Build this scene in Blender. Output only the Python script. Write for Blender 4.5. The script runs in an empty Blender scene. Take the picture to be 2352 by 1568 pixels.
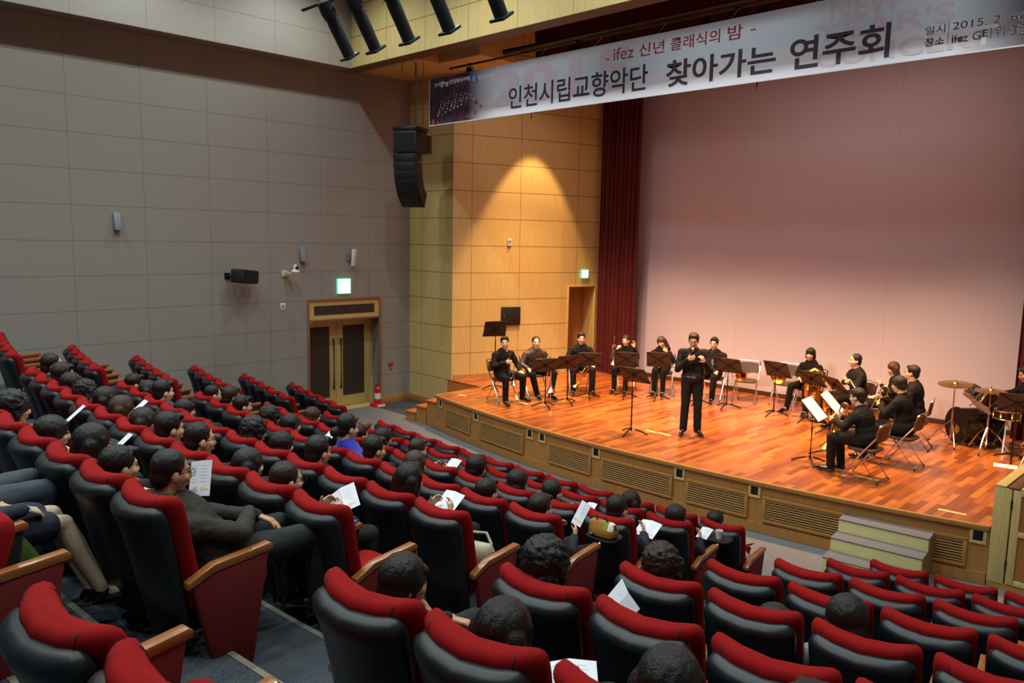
import bpy, bmesh, math, random
from mathutils import Vector, Matrix, noise
random.seed(7)
C = bpy.context.scene.collection
SC = bpy.context.scene
PI = math.pi
V = Vector

# ---------------------------------------------------------------- camera
cam_d = bpy.data.cameras.new('camera'); cam = bpy.data.objects.new('camera', cam_d); C.objects.link(cam)
r_ = V((0.70787, 0.70609, 0.0192)); u_ = V((-0.10438, 0.07768, 0.9915)); f_ = V((-0.69859, 0.70385, -0.12868))
cam.matrix_world = Matrix(((r_.x, u_.x, -f_.x, 14.7738), (r_.y, u_.y, -f_.y, -11.44939), (r_.z, u_.z, -f_.z, 3.79939), (0, 0, 0, 1)))
cam_d.sensor_width = 36.0; cam_d.lens = 1814.3 / 2352 * 36
cam_d.clip_start = 0.05; cam_d.clip_end = 100
cam_d.dof.use_dof = True; cam_d.dof.focus_distance = 4.6; cam_d.dof.aperture_fstop = 4.0
SC.camera = cam
# ---------------------------------------------------------------- world, exposure
w = bpy.data.worlds.new('dark'); SC.world = w; w.use_nodes = True
w.node_tree.nodes['Background'].inputs[0].default_value = (0.02, 0.022, 0.025, 1)
w.node_tree.nodes['Background'].inputs[1].default_value = 0.3
SC.view_settings.view_transform = 'Standard'; SC.view_settings.look = 'None'
SC.view_settings.gamma = 1; SC.view_settings.use_curve_mapping = False
SC.view_settings.exposure = 0.0

def light(kind, name, loc, target, power, color, **kw):
    d = bpy.data.lights.new(name, kind); d.energy = power; d.color = color
    for k, v in kw.items(): setattr(d, k, v)
    o = bpy.data.objects.new(name, d); C.objects.link(o); o.location = loc
    dirv = V(target) - V(loc)
    o.rotation_euler = dirv.to_track_quat('-Z', 'Y').to_euler()
    return o
HOUSE = (0.90, 1.0, 0.97); WARM = (1.0, 0.56, 0.24); WARM2 = (1.0, 0.72, 0.62)
# house lights: recessed downlights in the auditorium ceiling
for lx in (1.9, 4.9, 7.7, 10.4, 13.2):
    for ly in (-12.8, -9.6, -6.4, -3.6):
        light('SPOT', 'house_downlight', (lx, ly, 9.35), (lx, ly, 0), 310, HOUSE, spot_size=2.3, spot_blend=0.75, shadow_soft_size=0.09)
# cool floods over the middle of the hall, trained on the header and banner
for lx, ly in ((2.6, -9.4), (4.6, -6.8), (6.6, -8.8), (8.6, -6.2), (10.6, -9.0), (12.6, -7.0)):
    light('SPOT', 'header_flood', (lx, ly, 9.25), (lx, -1.4, 6.95), 430, (0.95, 1.0, 1.0), spot_size=0.7, spot_blend=1.0, shadow_soft_size=0.5)
# stage lights hung behind the proscenium header
for lx in (3.8, 5.5, 7.2, 8.9, 10.6):
    light('SPOT', 'stage_spot', (lx, 0.4, 7.2), (lx + 0.2, 1.1, 0.65), 2150, WARM, spot_size=1.35, spot_blend=0.9, shadow_soft_size=0.12)
light('AREA', 'border_light', (6.9, 1.2, 7.2), (6.7, 2.0, 0.7), 90, WARM2, shape='RECTANGLE', size=8.0, size_y=0.3)
light('SPOT', 'wall_wash_spot', (3.05, 1.55, 7.2), (2.5, 1.6, 2.0), 900, WARM, spot_size=0.92, spot_blend=0.3, shadow_soft_size=0.05)
# the row of ellipsoidal spotlights on the front bar
for lx in (6.15, 6.7, 7.35, 8.05, 8.85):
    light('SPOT', 'front_spot', (lx, -5.5, 6.0), (4.6 + (lx - 6.15) * 2.3, 1.2, 1.3), 760, (1.0, 0.74, 0.60), spot_size=0.7, spot_blend=0.9, shadow_soft_size=0.07)

# ---------------------------------------------------------------- materials
def lin(h):
    h = h.lstrip('#'); o = []
    for i in (0, 2, 4):
        c = int(h[i:i + 2], 16) / 255
        o.append(c / 12.92 if c <= 0.04045 else ((c + 0.055) / 1.055) ** 2.4)
    return (o[0], o[1], o[2], 1)
MATS = {}
def M(name, col='#808080', rough=0.6, metal=0.0, var=0.0, vscale=8.0, stretch=(1, 1, 1), bump=0.0, bscale=200.0, coat=0.0, sheen=0.0, emit=None, spec=0.5, trans=0.0):
    if name in MATS: return MATS[name]
    m = bpy.data.materials.new(name); m.use_nodes = True; nt = m.node_tree; b = nt.nodes['Principled BSDF']
    c = lin(col); b.inputs['Base Color'].default_value = c
    b.inputs['Roughness'].default_value = rough; b.inputs['Metallic'].default_value = metal
    b.inputs['Specular IOR Level'].default_value = spec
    b.inputs['Coat Weight'].default_value = coat; b.inputs['Coat Roughness'].default_value = 0.15
    b.inputs['Transmission Weight'].default_value = trans
    if sheen: b.inputs['Sheen Weight'].default_value = sheen; b.inputs['Sheen Roughness'].default_value = 0.5
    if emit:
        b.inputs['Emission Color'].default_value = lin(emit[0]); b.inputs['Emission Strength'].default_value = emit[1]
    if var or bump:
        tc = nt.nodes.new('ShaderNodeTexCoord'); mp = nt.nodes.new('ShaderNodeMapping'); mp.inputs['Scale'].default_value = stretch
        nt.links.new(tc.outputs['Object'], mp.inputs[0])
    if var:
        nz = nt.nodes.new('ShaderNodeTexNoise'); nz.inputs['Scale'].default_value = vscale; nz.inputs['Detail'].default_value = 5
        nt.links.new(mp.outputs[0], nz.inputs['Vector'])
        cr = nt.nodes.new('ShaderNodeValToRGB')
        cr.color_ramp.elements[0].position = 0.3; cr.color_ramp.elements[1].position = 0.7
        cr.color_ramp.elements[0].color = [max(0, x * (1 - var)) for x in c[:3]] + [1]
        cr.color_ramp.elements[1].color = [min(1, x * (1 + var)) for x in c[:3]] + [1]
        nt.links.new(nz.outputs['Fac'], cr.inputs[0]); nt.links.new(cr.outputs[0], b.inputs['Base Color'])
    if bump:
        n2 = nt.nodes.new('ShaderNodeTexNoise'); n2.inputs['Scale'].default_value = bscale; n2.inputs['Detail'].default_value = 3
        nt.links.new(mp.outputs[0], n2.inputs['Vector'])
        bp = nt.nodes.new('ShaderNodeBump'); bp.inputs['Strength'].default_value = bump; bp.inputs['Distance'].default_value = 0.002
        nt.links.new(n2.outputs['Fac'], bp.inputs['Height']); nt.links.new(bp.outputs[0], b.inputs['Normal'])
    MATS[name] = m
    return m

def panel_mat(name, col, seam, zoff, zp, xoff, xp, axis=0, grain=0.12, gstretch=(60, 60, 2.0), rough=0.55, wid=0.006, bump=0.15):
    """panelling with thin dark joints: horizontal every zp from zoff, vertical every xp from xoff along the given axis"""
    m = M(name, col, rough, var=grain, vscale=1.0, stretch=gstretch)
    nt = m.node_tree; b = nt.nodes['Principled BSDF']; old = b.inputs['Base Color'].links[0].from_socket
    tc = nt.nodes.new('ShaderNodeTexCoord'); sp = nt.nodes.new('ShaderNodeSeparateXYZ'); nt.links.new(tc.outputs['Object'], sp.inputs[0])
    def mth(op, a, bv=None):
        n = nt.nodes.new('ShaderNodeMath'); n.operation = op
        for i, x in enumerate((a, bv)):
            if x is None: continue
            if isinstance(x, (int, float)): n.inputs[i].default_value = x
            else: nt.links.new(x, n.inputs[i])
        return n.outputs[0]
    def joint(s, off, p):
        t = mth('FRACT', mth('ADD', mth('DIVIDE', mth('SUBTRACT', s, off), p), 100.5))
        d = mth('ABSOLUTE', mth('SUBTRACT', t, 0.5))
        return mth('LESS_THAN', d, wid / p)
    j = joint(sp.outputs[2], zoff, zp)
    if xp: j = mth('MAXIMUM', j, mth('MULTIPLY', joint(sp.outputs[axis], xoff, xp), 0.75))
    mx = nt.nodes.new('ShaderNodeMix'); mx.data_type = 'RGBA'
    nt.links.new(j, mx.inputs[0]); nt.links.new(old, mx.inputs[6]); mx.inputs[7].default_value = lin(seam)
    nt.links.new(mx.outputs[2], b.inputs['Base Color'])
    return m

def plank_mat(name):
    m = M(name, '#a04a20', 0.33, coat=0.3)
    nt = m.node_tree; b = nt.nodes['Principled BSDF']
    tc = nt.nodes.new('ShaderNodeTexCoord'); mp = nt.nodes.new('ShaderNodeMapping')
    mp.inputs['Rotation'].default_value = (0, 0, PI / 2)
    nt.links.new(tc.outputs['Object'], mp.inputs[0])
    br = nt.nodes.new('ShaderNodeTexBrick'); br.inputs['Scale'].default_value = 1.0
    br.inputs['Brick Width'].default_value = 0.62; br.inputs['Row Height'].default_value = 0.09
    br.inputs['Mortar Size'].default_value = 0.0012; br.inputs['Bias'].default_value = -0.1
    br.offset = 0.37; br.offset_frequency = 2
    br.inputs['Color1'].default_value = lin('#80401c'); br.inputs['Color2'].default_value = lin('#c07234'); br.inputs['Mortar'].default_value = lin('#3a1a0c')
    nt.links.new(mp.outputs[0], br.inputs['Vector'])
    m2 = nt.nodes.new('ShaderNodeMapping'); m2.inputs['Scale'].default_value = (30, 2.0, 1); nt.links.new(tc.outputs['Object'], m2.inputs[0])
    nz = nt.nodes.new('ShaderNodeTexNoise'); nz.inputs['Scale'].default_value = 1.0; nz.inputs['Detail'].default_value = 6; nt.links.new(m2.outputs[0], nz.inputs['Vector'])
    mx = nt.nodes.new('ShaderNodeMix'); mx.data_type = 'RGBA'; mx.blend_type = 'OVERLAY'; mx.inputs[0].default_value = 0.55
    nt.links.new(br.outputs['Color'], mx.inputs[6]); nt.links.new(nz.outputs['Fac'], mx.inputs[7]); nt.links.new(mx.outputs[2], b.inputs['Base Color'])
    return m

def speckle_mat(name, c1, c2, scale=220):
    m = M(name, c1, 0.95, bump=0.4, bscale=500)
    nt = m.node_tree; b = nt.nodes['Principled BSDF']
    tc = nt.nodes.new('ShaderNodeTexCoord'); nz = nt.nodes.new('ShaderNodeTexNoise'); nz.inputs['Scale'].default_value = scale; nz.inputs['Detail'].default_value = 2
    nt.links.new(tc.outputs['Object'], nz.inputs['Vector'])
    cr = nt.nodes.new('ShaderNodeValToRGB'); cr.color_ramp.elements[0].position = 0.40; cr.color_ramp.elements[1].position = 0.60
    cr.color_ramp.elements[0].color = lin(c2); cr.color_ramp.elements[1].color = lin(c1)
    nt.links.new(nz.outputs['Fac'], cr.inputs[0]); nt.links.new(cr.outputs[0], b.inputs['Base Color'])
    return m
def hair_mat(name, col):
    m = M(name, col, 0.42, bump=1.0, bscale=1.0, stretch=(230, 230, 14), spec=0.5)
    m.node_tree.nodes['Bump'].inputs['Distance'].default_value = 0.006
    return m

GREYW = panel_mat('grey_wall_panel', '#8f8a84', '#716c66', 0.03, 0.6, -2.358, 1.2, axis=1, grain=0.05, gstretch=(40, 40, 40), rough=0.9)
OAK = panel_mat('pale_oak_panel', '#c9b173', '#6d5a34', 0.03, 0.6, 0.45, 1.2, axis=0, grain=0.13, wid=0.007)
OAKN = M('pale_oak', '#c4ab6e', 0.5, var=0.13, vscale=1.0, stretch=(60, 60, 2))
OAKD = M('honey_oak', '#a8763c', 0.45, var=0.14, vscale=1.0, stretch=(50, 50, 2))
OAKS = M('oak_slat', '#b48a54', 0.5, var=0.1, vscale=1.0, stretch=(3, 60, 60))
PLY = M('raw_birch_ply', '#cfc287', 0.6, var=0.08, vscale=1.0, stretch=(6, 40, 40))
TRIMR = M('reddish_wood_trim', '#8a5a3c', 0.5, var=0.1, vscale=20)
PLANK = plank_mat('merbau_planks')
CARPET = speckle_mat('grey_carpet', '#474e58', '#252a30', 160)
CARPETF = speckle_mat('front_carpet', '#7b7a7e', '#5a5b62', 260)
NOSE = M('aluminium_nosing', '#8e8a7c', 0.45, metal=0.4)
SCREEN = M('projection_screen', '#b6acba', 0.8, bump=0.05, bscale=60)
CURT = M('crimson_velvet', '#4f060c', 0.85, sheen=0.0, var=0.2, vscale=3)
BLACK = M('black_paint', '#0d0e10', 0.5)
BLACKM = M('black_metal', '#141414', 0.42, metal=0.3)
SPK = M('speaker_black', '#0c0f10', 0.6)
DKBROWN = M('dark_panel', '#33291f', 0.7, bump=0.5, bscale=120)
CHROME = M('chrome', '#e8e8ea', 0.2, metal=1.0)
STEEL = M('brushed_steel', '#b9bcc0', 0.3, metal=1.0)
BRASS = M('lacquered_brass', '#e6b048', 0.22, metal=1.0)
SILVER = M('silver_plate', '#eeeae2', 0.24, metal=1.0)
RED = M('red_seat_fabric', '#8a080a', 0.9, bump=0.5, bscale=700, spec=0.2, var=0.06, vscale=60)
LEATHER = M('charcoal_vinyl', '#10171d', 0.42, bump=0.06, bscale=300, spec=0.45)
ARMW = M('varnished_armrest', '#94582a', 0.3, var=0.15, vscale=1.0, stretch=(40, 4, 40), coat=0.25)
SEATBL = M('black_plastic', '#101113', 0.55)
WHITEP = M('white_plastic', '#d8d8d4', 0.5)
GREYP = M('grey_plastic', '#7c858e', 0.5)
PAPER = M('white_paper', '#eceef4', 0.7)
SKIN = M('skin', '#d8ab8a', 0.5, var=0.06, vscale=30)
SKIN2 = M('skin_tan', '#c4906e', 0.5, var=0.06, vscale=30)
STOCK = M('sheer_stocking', '#b39a83', 0.55)
HAIRK = hair_mat('black_hair', '#0f0d0d'); HAIRB = hair_mat('dark_brown_hair', '#241711'); HAIRBR = hair_mat('brown_hair', '#3a2618')
SUITK = M('black_suit_cloth', '#0e0d0c', 0.85, spec=0.2, bump=0.3, bscale=400, var=0.15, vscale=10)
SUITD = M('dark_grey_suit_cloth', '#191614', 0.8, spec=0.2, bump=0.3, bscale=400, var=0.15, vscale=10)
SATIN = M('grey_satin_suit', '#3a312c', 0.45, var=0.2, vscale=12)
SHIRTK = M('black_shirt', '#0b0b0b', 0.8, spec=0.2)
SHOE = M('polished_black_shoe', '#0b0a0a', 0.2, coat=0.5)
LIPM = M('lips', '#9a5248', 0.5); EYEM = M('dark_eye', '#140c08', 0.25)
GLASSM = M('spectacle_frame', '#1a1714', 0.3, metal=0.5)

# ---------------------------------------------------------------- helpers
def setp(o, label=None, cat=None, group=None, kind=None):
    if label: o['label'] = label
    if cat: o['category'] = cat
    if group: o['group'] = group
    if kind: o['kind'] = kind
    return o
def thing(name, label, cat, loc=(0, 0, 0), rz=0, group=None):
    o = bpy.data.objects.new(name, None); C.objects.link(o); o.location = loc; o.rotation_euler = (0, 0, rz); o.empty_display_size = 0.1
    return setp(o, label, cat, group)
def T(x, y, z): return Matrix.Translation((x, y, z))
def RX(a): return Matrix.Rotation(a, 4, 'X')
def RY(a): return Matrix.Rotation(a, 4, 'Y')
def RZ(a): return Matrix.Rotation(a, 4, 'Z')
def frame(d, up=(0, 0, 1)):
    d = V(d).normalized(); up = V(up)
    if abs(d.dot(up.normalized())) > 0.98: up = V((0, 1, 0)) if abs(d.y) < 0.9 else V((1, 0, 0))
    x = d.cross(up).normalized(); y = x.cross(d).normalized()
    return x, y, d
class MB:
    def __init__(s): s.v = []; s.f = []; s.mi = []; s.cur = 0
    def add(s, vs, fs):
        n = len(s.v); s.v += [V(v) for v in vs]; s.f += [tuple(i + n for i in f) for f in fs]; s.mi += [s.cur] * len(fs); return s
    def box(s, c, size, m=None):
        x, y, z = [k / 2 for k in size]; c = V(c)
        vs = [V((a * x, b * y, d * z)) for d in (-1, 1) for b in (-1, 1) for a in (-1, 1)]
        vs = [(m @ v if m else v) + c for v in vs]
        return s.add(vs, [(0, 2, 3, 1), (4, 5, 7, 6), (0, 1, 5, 4), (2, 6, 7, 3), (0, 4, 6, 2), (1, 3, 7, 5)])
    def bb(s, x0, x1, y0, y1, z0, z1): return s.box(((x0 + x1) / 2, (y0 + y1) / 2, (z0 + z1) / 2), (abs(x1 - x0), abs(y1 - y0), abs(z1 - z0)))
    def loft(s, loops, cap=True, closed=False):
        n = len(loops[0]); b = len(s.v); vs = [v for l in loops for v in l]; fs = []
        m = len(loops)
        for i in range(m if closed else m - 1):
            for j in range(n):
                a = i * n + j; c = i * n + (j + 1) % n; d = ((i + 1) % m) * n + (j + 1) % n; e = ((i + 1) % m) * n + j
                fs.append((a, c, d, e))
        if cap and not closed:
            fs.append(tuple(range(n - 1, -1, -1))); fs.append(tuple((m - 1) * n + j for j in range(n)))
        return s.add(vs, fs)
    def tube(s, pts, r, n=8, closed=False, up=(0, 0, 1)):
        pts = [V(p) for p in pts]; rs = r if isinstance(r, (list, tuple)) else [r] * len(pts); loops = []; prev = None
        for i, p in enumerate(pts):
            if closed: d = pts[(i + 1) % len(pts)] - pts[i - 1]
            else: d = pts[min(i + 1, len(pts) - 1)] - pts[max(i - 1, 0)]
            if d.length < 1e-9: d = V((0, 0, 1))
            d.normalize()
            if prev is None: x, y, _ = frame(d, up)
            else:
                x = prev - d * prev.dot(d)
                if x.length < 1e-6: x = frame(d, up)[0]
                x.normalize(); y = d.cross(x)
            prev = x
            loops.append([p + (x * math.cos(2 * PI * k / n) + y * math.sin(2 * PI * k / n)) * rs[i] for k in range(n)])
        return s.loft(loops, cap=not closed, closed=closed)
    def cyl(s, a, b, r, r2=None, n=14): return s.tube([a, b], [r, r if r2 is None else r2], n)
    def lathe(s, prof, m=None, n=24, cap=True):
        m = m or Matrix()
        return s.loft([[m @ V((r * math.cos(2 * PI * k / n), r * math.sin(2 * PI * k / n), z)) for k in range(n)] for r, z in prof], cap)
    def prism(s, poly, d0, d1, m=None):
        """poly in local xz, extruded along y from d0 to d1"""
        m = m or Matrix()
        return s.loft([[m @ V((x, d0, z)) for x, z in poly], [m @ V((x, d1, z)) for x, z in poly]])
    def ell(s, c, rad, m=None, n=14, k=9):
        c = V(c); loops = []
        for i in range(1, k):
            t = PI * i / k
            l = [V((rad[0] * math.sin(t) * math.cos(2 * PI * j / n), rad[1] * math.sin(t) * math.sin(2 * PI * j / n), -rad[2] * math.cos(t))) for j in range(n)]
            loops.append([(m @ v if m else v) + c for v in l])
        return s.loft(loops)
    def cap(s, a, b, ra, rb, n=12):
        a = V(a); b = V(b); d = b - a
        if d.length < 1e-5: return s.ell(a, (ra, ra, ra))
        d.normalize(); pts = []; rs = []
        for t in (80, 55, 28): pts.append(a - d * ra * math.sin(math.radians(t))); rs.append(ra * math.cos(math.radians(t)))
        pts += [a, b]; rs += [ra, rb]
        for t in (28, 55, 80): pts.append(b + d * rb * math.sin(math.radians(t))); rs.append(rb * math.cos(math.radians(t)))
        return s.tube(pts, rs, n)
    def quad(s, a, b, c, d): return s.add([a, b, c, d], [(0, 1, 2, 3)])
    def mesh(s, name):
        me = bpy.data.meshes.new(name); me.from_pydata([tuple(v) for v in s.v], [], s.f); me.validate(); return me
    def build(s, name, mat, parent=None, bevel=0, seg=2, angle=35, flat=False, loc=None):
        me = s.mesh(name)
        mats = mat if isinstance(mat, (list, tuple)) else [mat]
        for m in mats: me.materials.append(m)
        if len(mats) > 1 and len(me.polygons) == len(s.mi):
            for p, i in zip(me.polygons, s.mi): p.material_index = i
        bm = bmesh.new(); bm.from_mesh(me)
        bmesh.ops.recalc_face_normals(bm, faces=bm.faces)
        if bevel:
            es = [e for e in bm.edges if len(e.link_faces) == 2 and e.calc_face_angle(0) > math.radians(30)]
            bmesh.ops.bevel(bm, geom=es, offset=bevel, segments=seg, affect='EDGES', profile=0.5)
        bm.to_mesh(me); bm.free()
        if not flat:
            me.shade_smooth() if hasattr(me, 'shade_smooth') else None
            me.set_sharp_from_angle(angle=math.radians(angle))
        o = bpy.data.objects.new(name, me); C.objects.link(o)
        if parent: o.parent = parent
        if loc: o.location = loc
        return o
def struct(o): o['kind'] = 'structure'; return o
TMP = bpy.data.scenes.new('tmp')
def evaluate(o):
    TMP.collection.objects.link(o); vl = TMP.view_layers[0]; vl.update(); dg = vl.depsgraph
    me = bpy.data.meshes.new_from_object(o.evaluated_get(dg)); TMP.collection.objects.unlink(o); return me
def remesh(mb, name, mat, parent, voxel, sm=3, disp=None):
    """one continuous skin round overlapping volumes"""
    me = mb.mesh('tmp'); bm = bmesh.new(); bm.from_mesh(me); bmesh.ops.recalc_face_normals(bm, faces=bm.faces); bm.to_mesh(me); bm.free()
    o = bpy.data.objects.new('tmp', me)
    md = o.modifiers.new('r', 'REMESH'); md.mode = 'VOXEL'; md.voxel_size = voxel; md.use_smooth_shade = True
    if sm:
        s2 = o.modifiers.new('s', 'SMOOTH'); s2.factor = 0.5; s2.iterations = sm
    nm = evaluate(o); nm.name = name
    bpy.data.objects.remove(o); bpy.data.meshes.remove(me)
    if disp:
        ns = [v.normal.copy() for v in nm.vertices]; cs = [v.co.copy() for v in nm.vertices]
        nm.vertices.foreach_set('co', [q for p, n in zip(cs, ns) for q in p + n * disp(p)]); nm.update()
    nm.materials.clear(); nm.materials.append(mat); nm.shade_smooth()
    o = bpy.data.objects.new(name, nm); C.objects.link(o)
    if parent: o.parent = parent
    return o
def copy_tree(o, parent=None):
    c = o.copy(); C.objects.link(c)
    if parent: c.parent = parent
    for ch in list(o.children): copy_tree(ch, c)
    return c
def text(body, size, mat, m, parent, name, extr=0.001, off=0.0, width=None, align='LEFT'):
    cu = bpy.data.curves.new(name, 'FONT'); cu.body = body; cu.size = size; cu.extrude = extr; cu.offset = off; cu.align_x = align; cu.resolution_u = 4
    o = bpy.data.objects.new('tmp', cu)
    me = evaluate(o); bpy.data.objects.remove(o)
    if width:
        xs = [v.co.x for v in me.vertices]; k = width / max(1e-6, max(xs) - min(xs)); x0 = min(xs)
        for v in me.vertices: v.co.x = (v.co.x - x0) * k
    me.transform(m); me.materials.clear(); me.materials.append(mat)
    o = bpy.data.objects.new(name, me); C.objects.link(o)
    if parent: o.parent = parent
    return o
# ---------------------------------------------------------------- the setting
CX, CY, R0, DR, SP = 7.92274, 27.96755, 32.3983, 0.95315, 0.53387
ZT = [0.932, 1.21, 1.482, 1.746, 2.006, 2.276, 2.536, 2.74, 3.01, 3.33]
ZF = [z - 0.98 for z in ZT]
XR = 15.3
def ry(R, x): return CY - math.sqrt(R * R - (x - CX) ** 2)
XS = [0.01 + (XR - 0.02) * i / 48 for i in range(49)]
SH = 0.65                                   # stage height
# audience floor: flat front area and rising tiers, with half steps in the aisles
mb = MB()
mb.bb(0, XR, -5.0, 0.2, -0.25, ZF[0])
for r in range(1, 10):
    Ra = R0 + DR * r - 0.83; Rb = Ra + DR + 0.3
    loop = []
    for x in XS:
        ya = ry(Ra, x); yb = max(ry(Rb, x), -14.15)
        loop.append([V((x, ya, ZF[r] - 0.6)), V((x, ya, ZF[r])), V((x, yb, ZF[r])), V((x, yb, ZF[r] - 0.6))])
    mb.loft(loop)
for ax in ((3.36, 4.3), (10.95, 11.88)):
    for r in range(1, 9):
        Ra = R0 + DR * r - 0.83
        loop = []
        for i in range(5):
            x = ax[0] + (ax[1] - ax[0]) * i / 4; y = ry(Ra, x)
            loop.append([V((x, y + 0.42, ZF[r - 1] - 0.05)), V((x, y + 0.42, (ZF[r - 1] + ZF[r]) / 2)), V((x, y - 0.02, (ZF[r - 1] + ZF[r]) / 2)), V((x, y - 0.02, ZF[r - 1] - 0.05))])
        mb.loft(loop)
struct(mb.build('floor', CARPET, flat=True))
def carpet_back(x):
    c = min(12.7, max(1.5, x)); return 20.05 - math.sqrt(22.04 ** 2 - (c - 7.65) ** 2) - 0.012
# lighter carpet laid in front of the stage
mb = MB(); mb.loft([[V((x, ry(R0 - 0.75, x), -0.06)), V((x, ry(R0 - 0.75, x), ZF[0] + 0.004)), V((x, carpet_back(x), ZF[0] + 0.004)), V((x, carpet_back(x), -0.06))] for x in XS])
fc = mb.build('carpet', CARPETF, flat=True); setp(fc, 'grey mauve carpet on the flat floor between front row and stage', 'carpet')
n_trim = 0
for r in range(1, 9):
    Ra = R0 + DR * r - 0.83; n_trim += 1
    m2 = MB()
    m2.loft([[V((x, ry(Ra, x) + 0.006, ZF[r] - 0.03)), V((x, ry(Ra, x) + 0.006, ZF[r] + 0.004)), V((x, ry(Ra, x) - 0.03, ZF[r] + 0.004)), V((x, ry(Ra, x) - 0.03, ZF[r] - 0.03))] for x in XS])
    for ax in ((3.36, 4.3), (10.95, 11.88)):
        zz = (ZF[r - 1] + ZF[r]) / 2
        m2.loft([[V((x, ry(Ra, x) + 0.426, zz - 0.03)), V((x, ry(Ra, x) + 0.426, zz + 0.004)), V((x, ry(Ra, x) + 0.39, zz + 0.004)), V((x, ry(Ra, x) + 0.39, zz - 0.03))] for x in (ax[0], (ax[0] + ax[1]) / 2, ax[1])])
    struct(m2.build('trim_%d' % n_trim, NOSE, flat=True))

# left wall with the door recess
DY0, DY1, DZ = -2.706, -0.86, 2.43
mb = MB()
mb.bb(-0.3, 0, -14.2, DY0, -0.3, 9.6); mb.bb(-0.3, 0, DY1, 0.0, -0.3, 9.6); mb.bb(-0.3, 0, DY0, DY1, DZ, 9.6)
struct(mb.build('wall_left', GREYW, flat=True))
mb = MB(); mb.bb(XR, XR + 0.3, -14.2, 0, -0.3, 9.6); struct(mb.build('wall_right', M('right_wall_paint', '#8d8984', 0.9), flat=True))
mb = MB(); mb.bb(-0.3, XR + 0.3, -14.5, -14.2, -0.3, 9.6); struct(mb.build('wall_back', M('back_wall_paint', '#3f3c3a', 0.95), flat=True))
mb = MB(); mb.bb(-0.3, XR + 0.3, -14.5, 4.5, 9.5, 9.7); struct(mb.build('ceiling', M('ceiling_paint', '#6a6864', 0.9), flat=True))
# side bulkheads and the header over the stage opening
mb = MB(); mb.bb(0, 0.41, -14.2, -1.87, 7.23, 9.5)
struct(mb.build('wall_left_bulkhead', panel_mat('bulkhead_panel', '#a8a49d', '#86827c', 0.03, 0.6, -2.358, 1.2, axis=1, grain=0.04, gstretch=(40, 40, 40), rough=0.9), flat=True))
mb = MB(); mb.bb(XR - 0.41, XR, -14.2, -1.87, 7.23, 9.5); struct(mb.build('wall_right_bulkhead', M('right_wall_paint'), flat=True))
mb = MB(); mb.bb(0.0, XR, -1.87, -1.52, 7.23, 9.5); mb.bb(0, 1.95, -1.52, 0.0, 7.3, 7.5); mb.bb(1.95, 3.15, -0.78, 0.2, 7.3, 7.5); mb.bb(XR - 3.15, XR, -1.52, 0.2, 7.3, 7.5)
struct(mb.build('wall_header', OAK, flat=True))
# proscenium: panels facing the audience, then the splayed stage walls
def wall_piece(name, p0, p1, rects, mat, thick=0.12, side=1):
    d = V((p1[0] - p0[0], p1[1] - p0[1], 0)); a = math.atan2(d.y, d.x)
    m2 = MB()
    for x0, x1, z0, z1 in rects: m2.bb(x0, x1, 0, thick * side, z0, z1)
    o = m2.build(name, mat, flat=True); o.location = (p0[0], p0[1], 0); o.rotation_euler = (0, 0, a); return struct(o)
LA = math.hypot(0.88, 2.6); LB = math.hypot(0.32, 1.4)
wall_piece('wall_proscenium_left', (0, 0), (1.52, 0), [(0, 1.52, -0.3, 7.6)], OAK)
wall_piece('wall_stage_left', (1.52, 0), (2.40, 2.6), [(0, LA, -0.3, 9.5)], OAK)
wall_piece('wall_stage_left_rear', (2.40, 2.6), (2.72, 4.0), [(0, 0.245, -0.3, 9.5), (1.03, LB + 0.2, -0.3, 9.5), (0.245, 1.03, 2.69, 9.5)], OAK)
wall_piece('wall_proscenium_right', (XR - 1.52, 0), (XR, 0), [(0, 1.52, -0.3, 7.6)], OAK)
wall_piece('wall_stage_right', (XR - 2.72, 4.1), (XR - 1.52, 0), [(0, math.hypot(1.2, 4.1), -0.3, 9.5)], OAK)
mb = MB(); mb.bb(1.0, 14.3, 4.25, 4.4, -0.3, 9.5); struct(mb.build('wall_stage_back', M('black_masking', '#0b0b0c', 0.95), flat=True))
# stage side door in the rear splay
def place(o, p0, p1):
    o.location = (p0[0], p0[1], 0); o.rotation_euler = (0, 0, math.atan2(p1[1] - p0[1], p1[0] - p0[0])); return o
d2 = thing('door_2', None, None); d2['kind'] = 'structure'; place(d2, (2.40, 2.6), (2.72, 4.0))
mb = MB(); mb.bb(0.215, 0.25, -0.025, 0.1, 0.6, 2.725); mb.bb(1.025, 1.06, -0.025, 0.1, 0.6, 2.725); mb.bb(0.25, 1.025, -0.025, 0.1, 2.69, 2.725)
mb.build('door_frame', OAKN, d2, bevel=0.003)
mb = MB(); mb.bb(0.25, 1.025, 0.42, 0.46, 0.6, 2.69); mb.build('door_leaf', M('orange_oak', '#a5743c', 0.5, var=0.1, vscale=1.0, stretch=(50, 50, 2)), d2)
mb = MB(); mb.bb(0.22, 0.25, 0.1, 0.46, 0.6, 2.69); mb.bb(1.025, 1.055, 0.1, 0.46, 0.6, 2.69); mb.bb(0.22, 1.055, 0.1, 0.46, 2.69, 2.72); mb.build('door_reveal', OAKN, d2)
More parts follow.
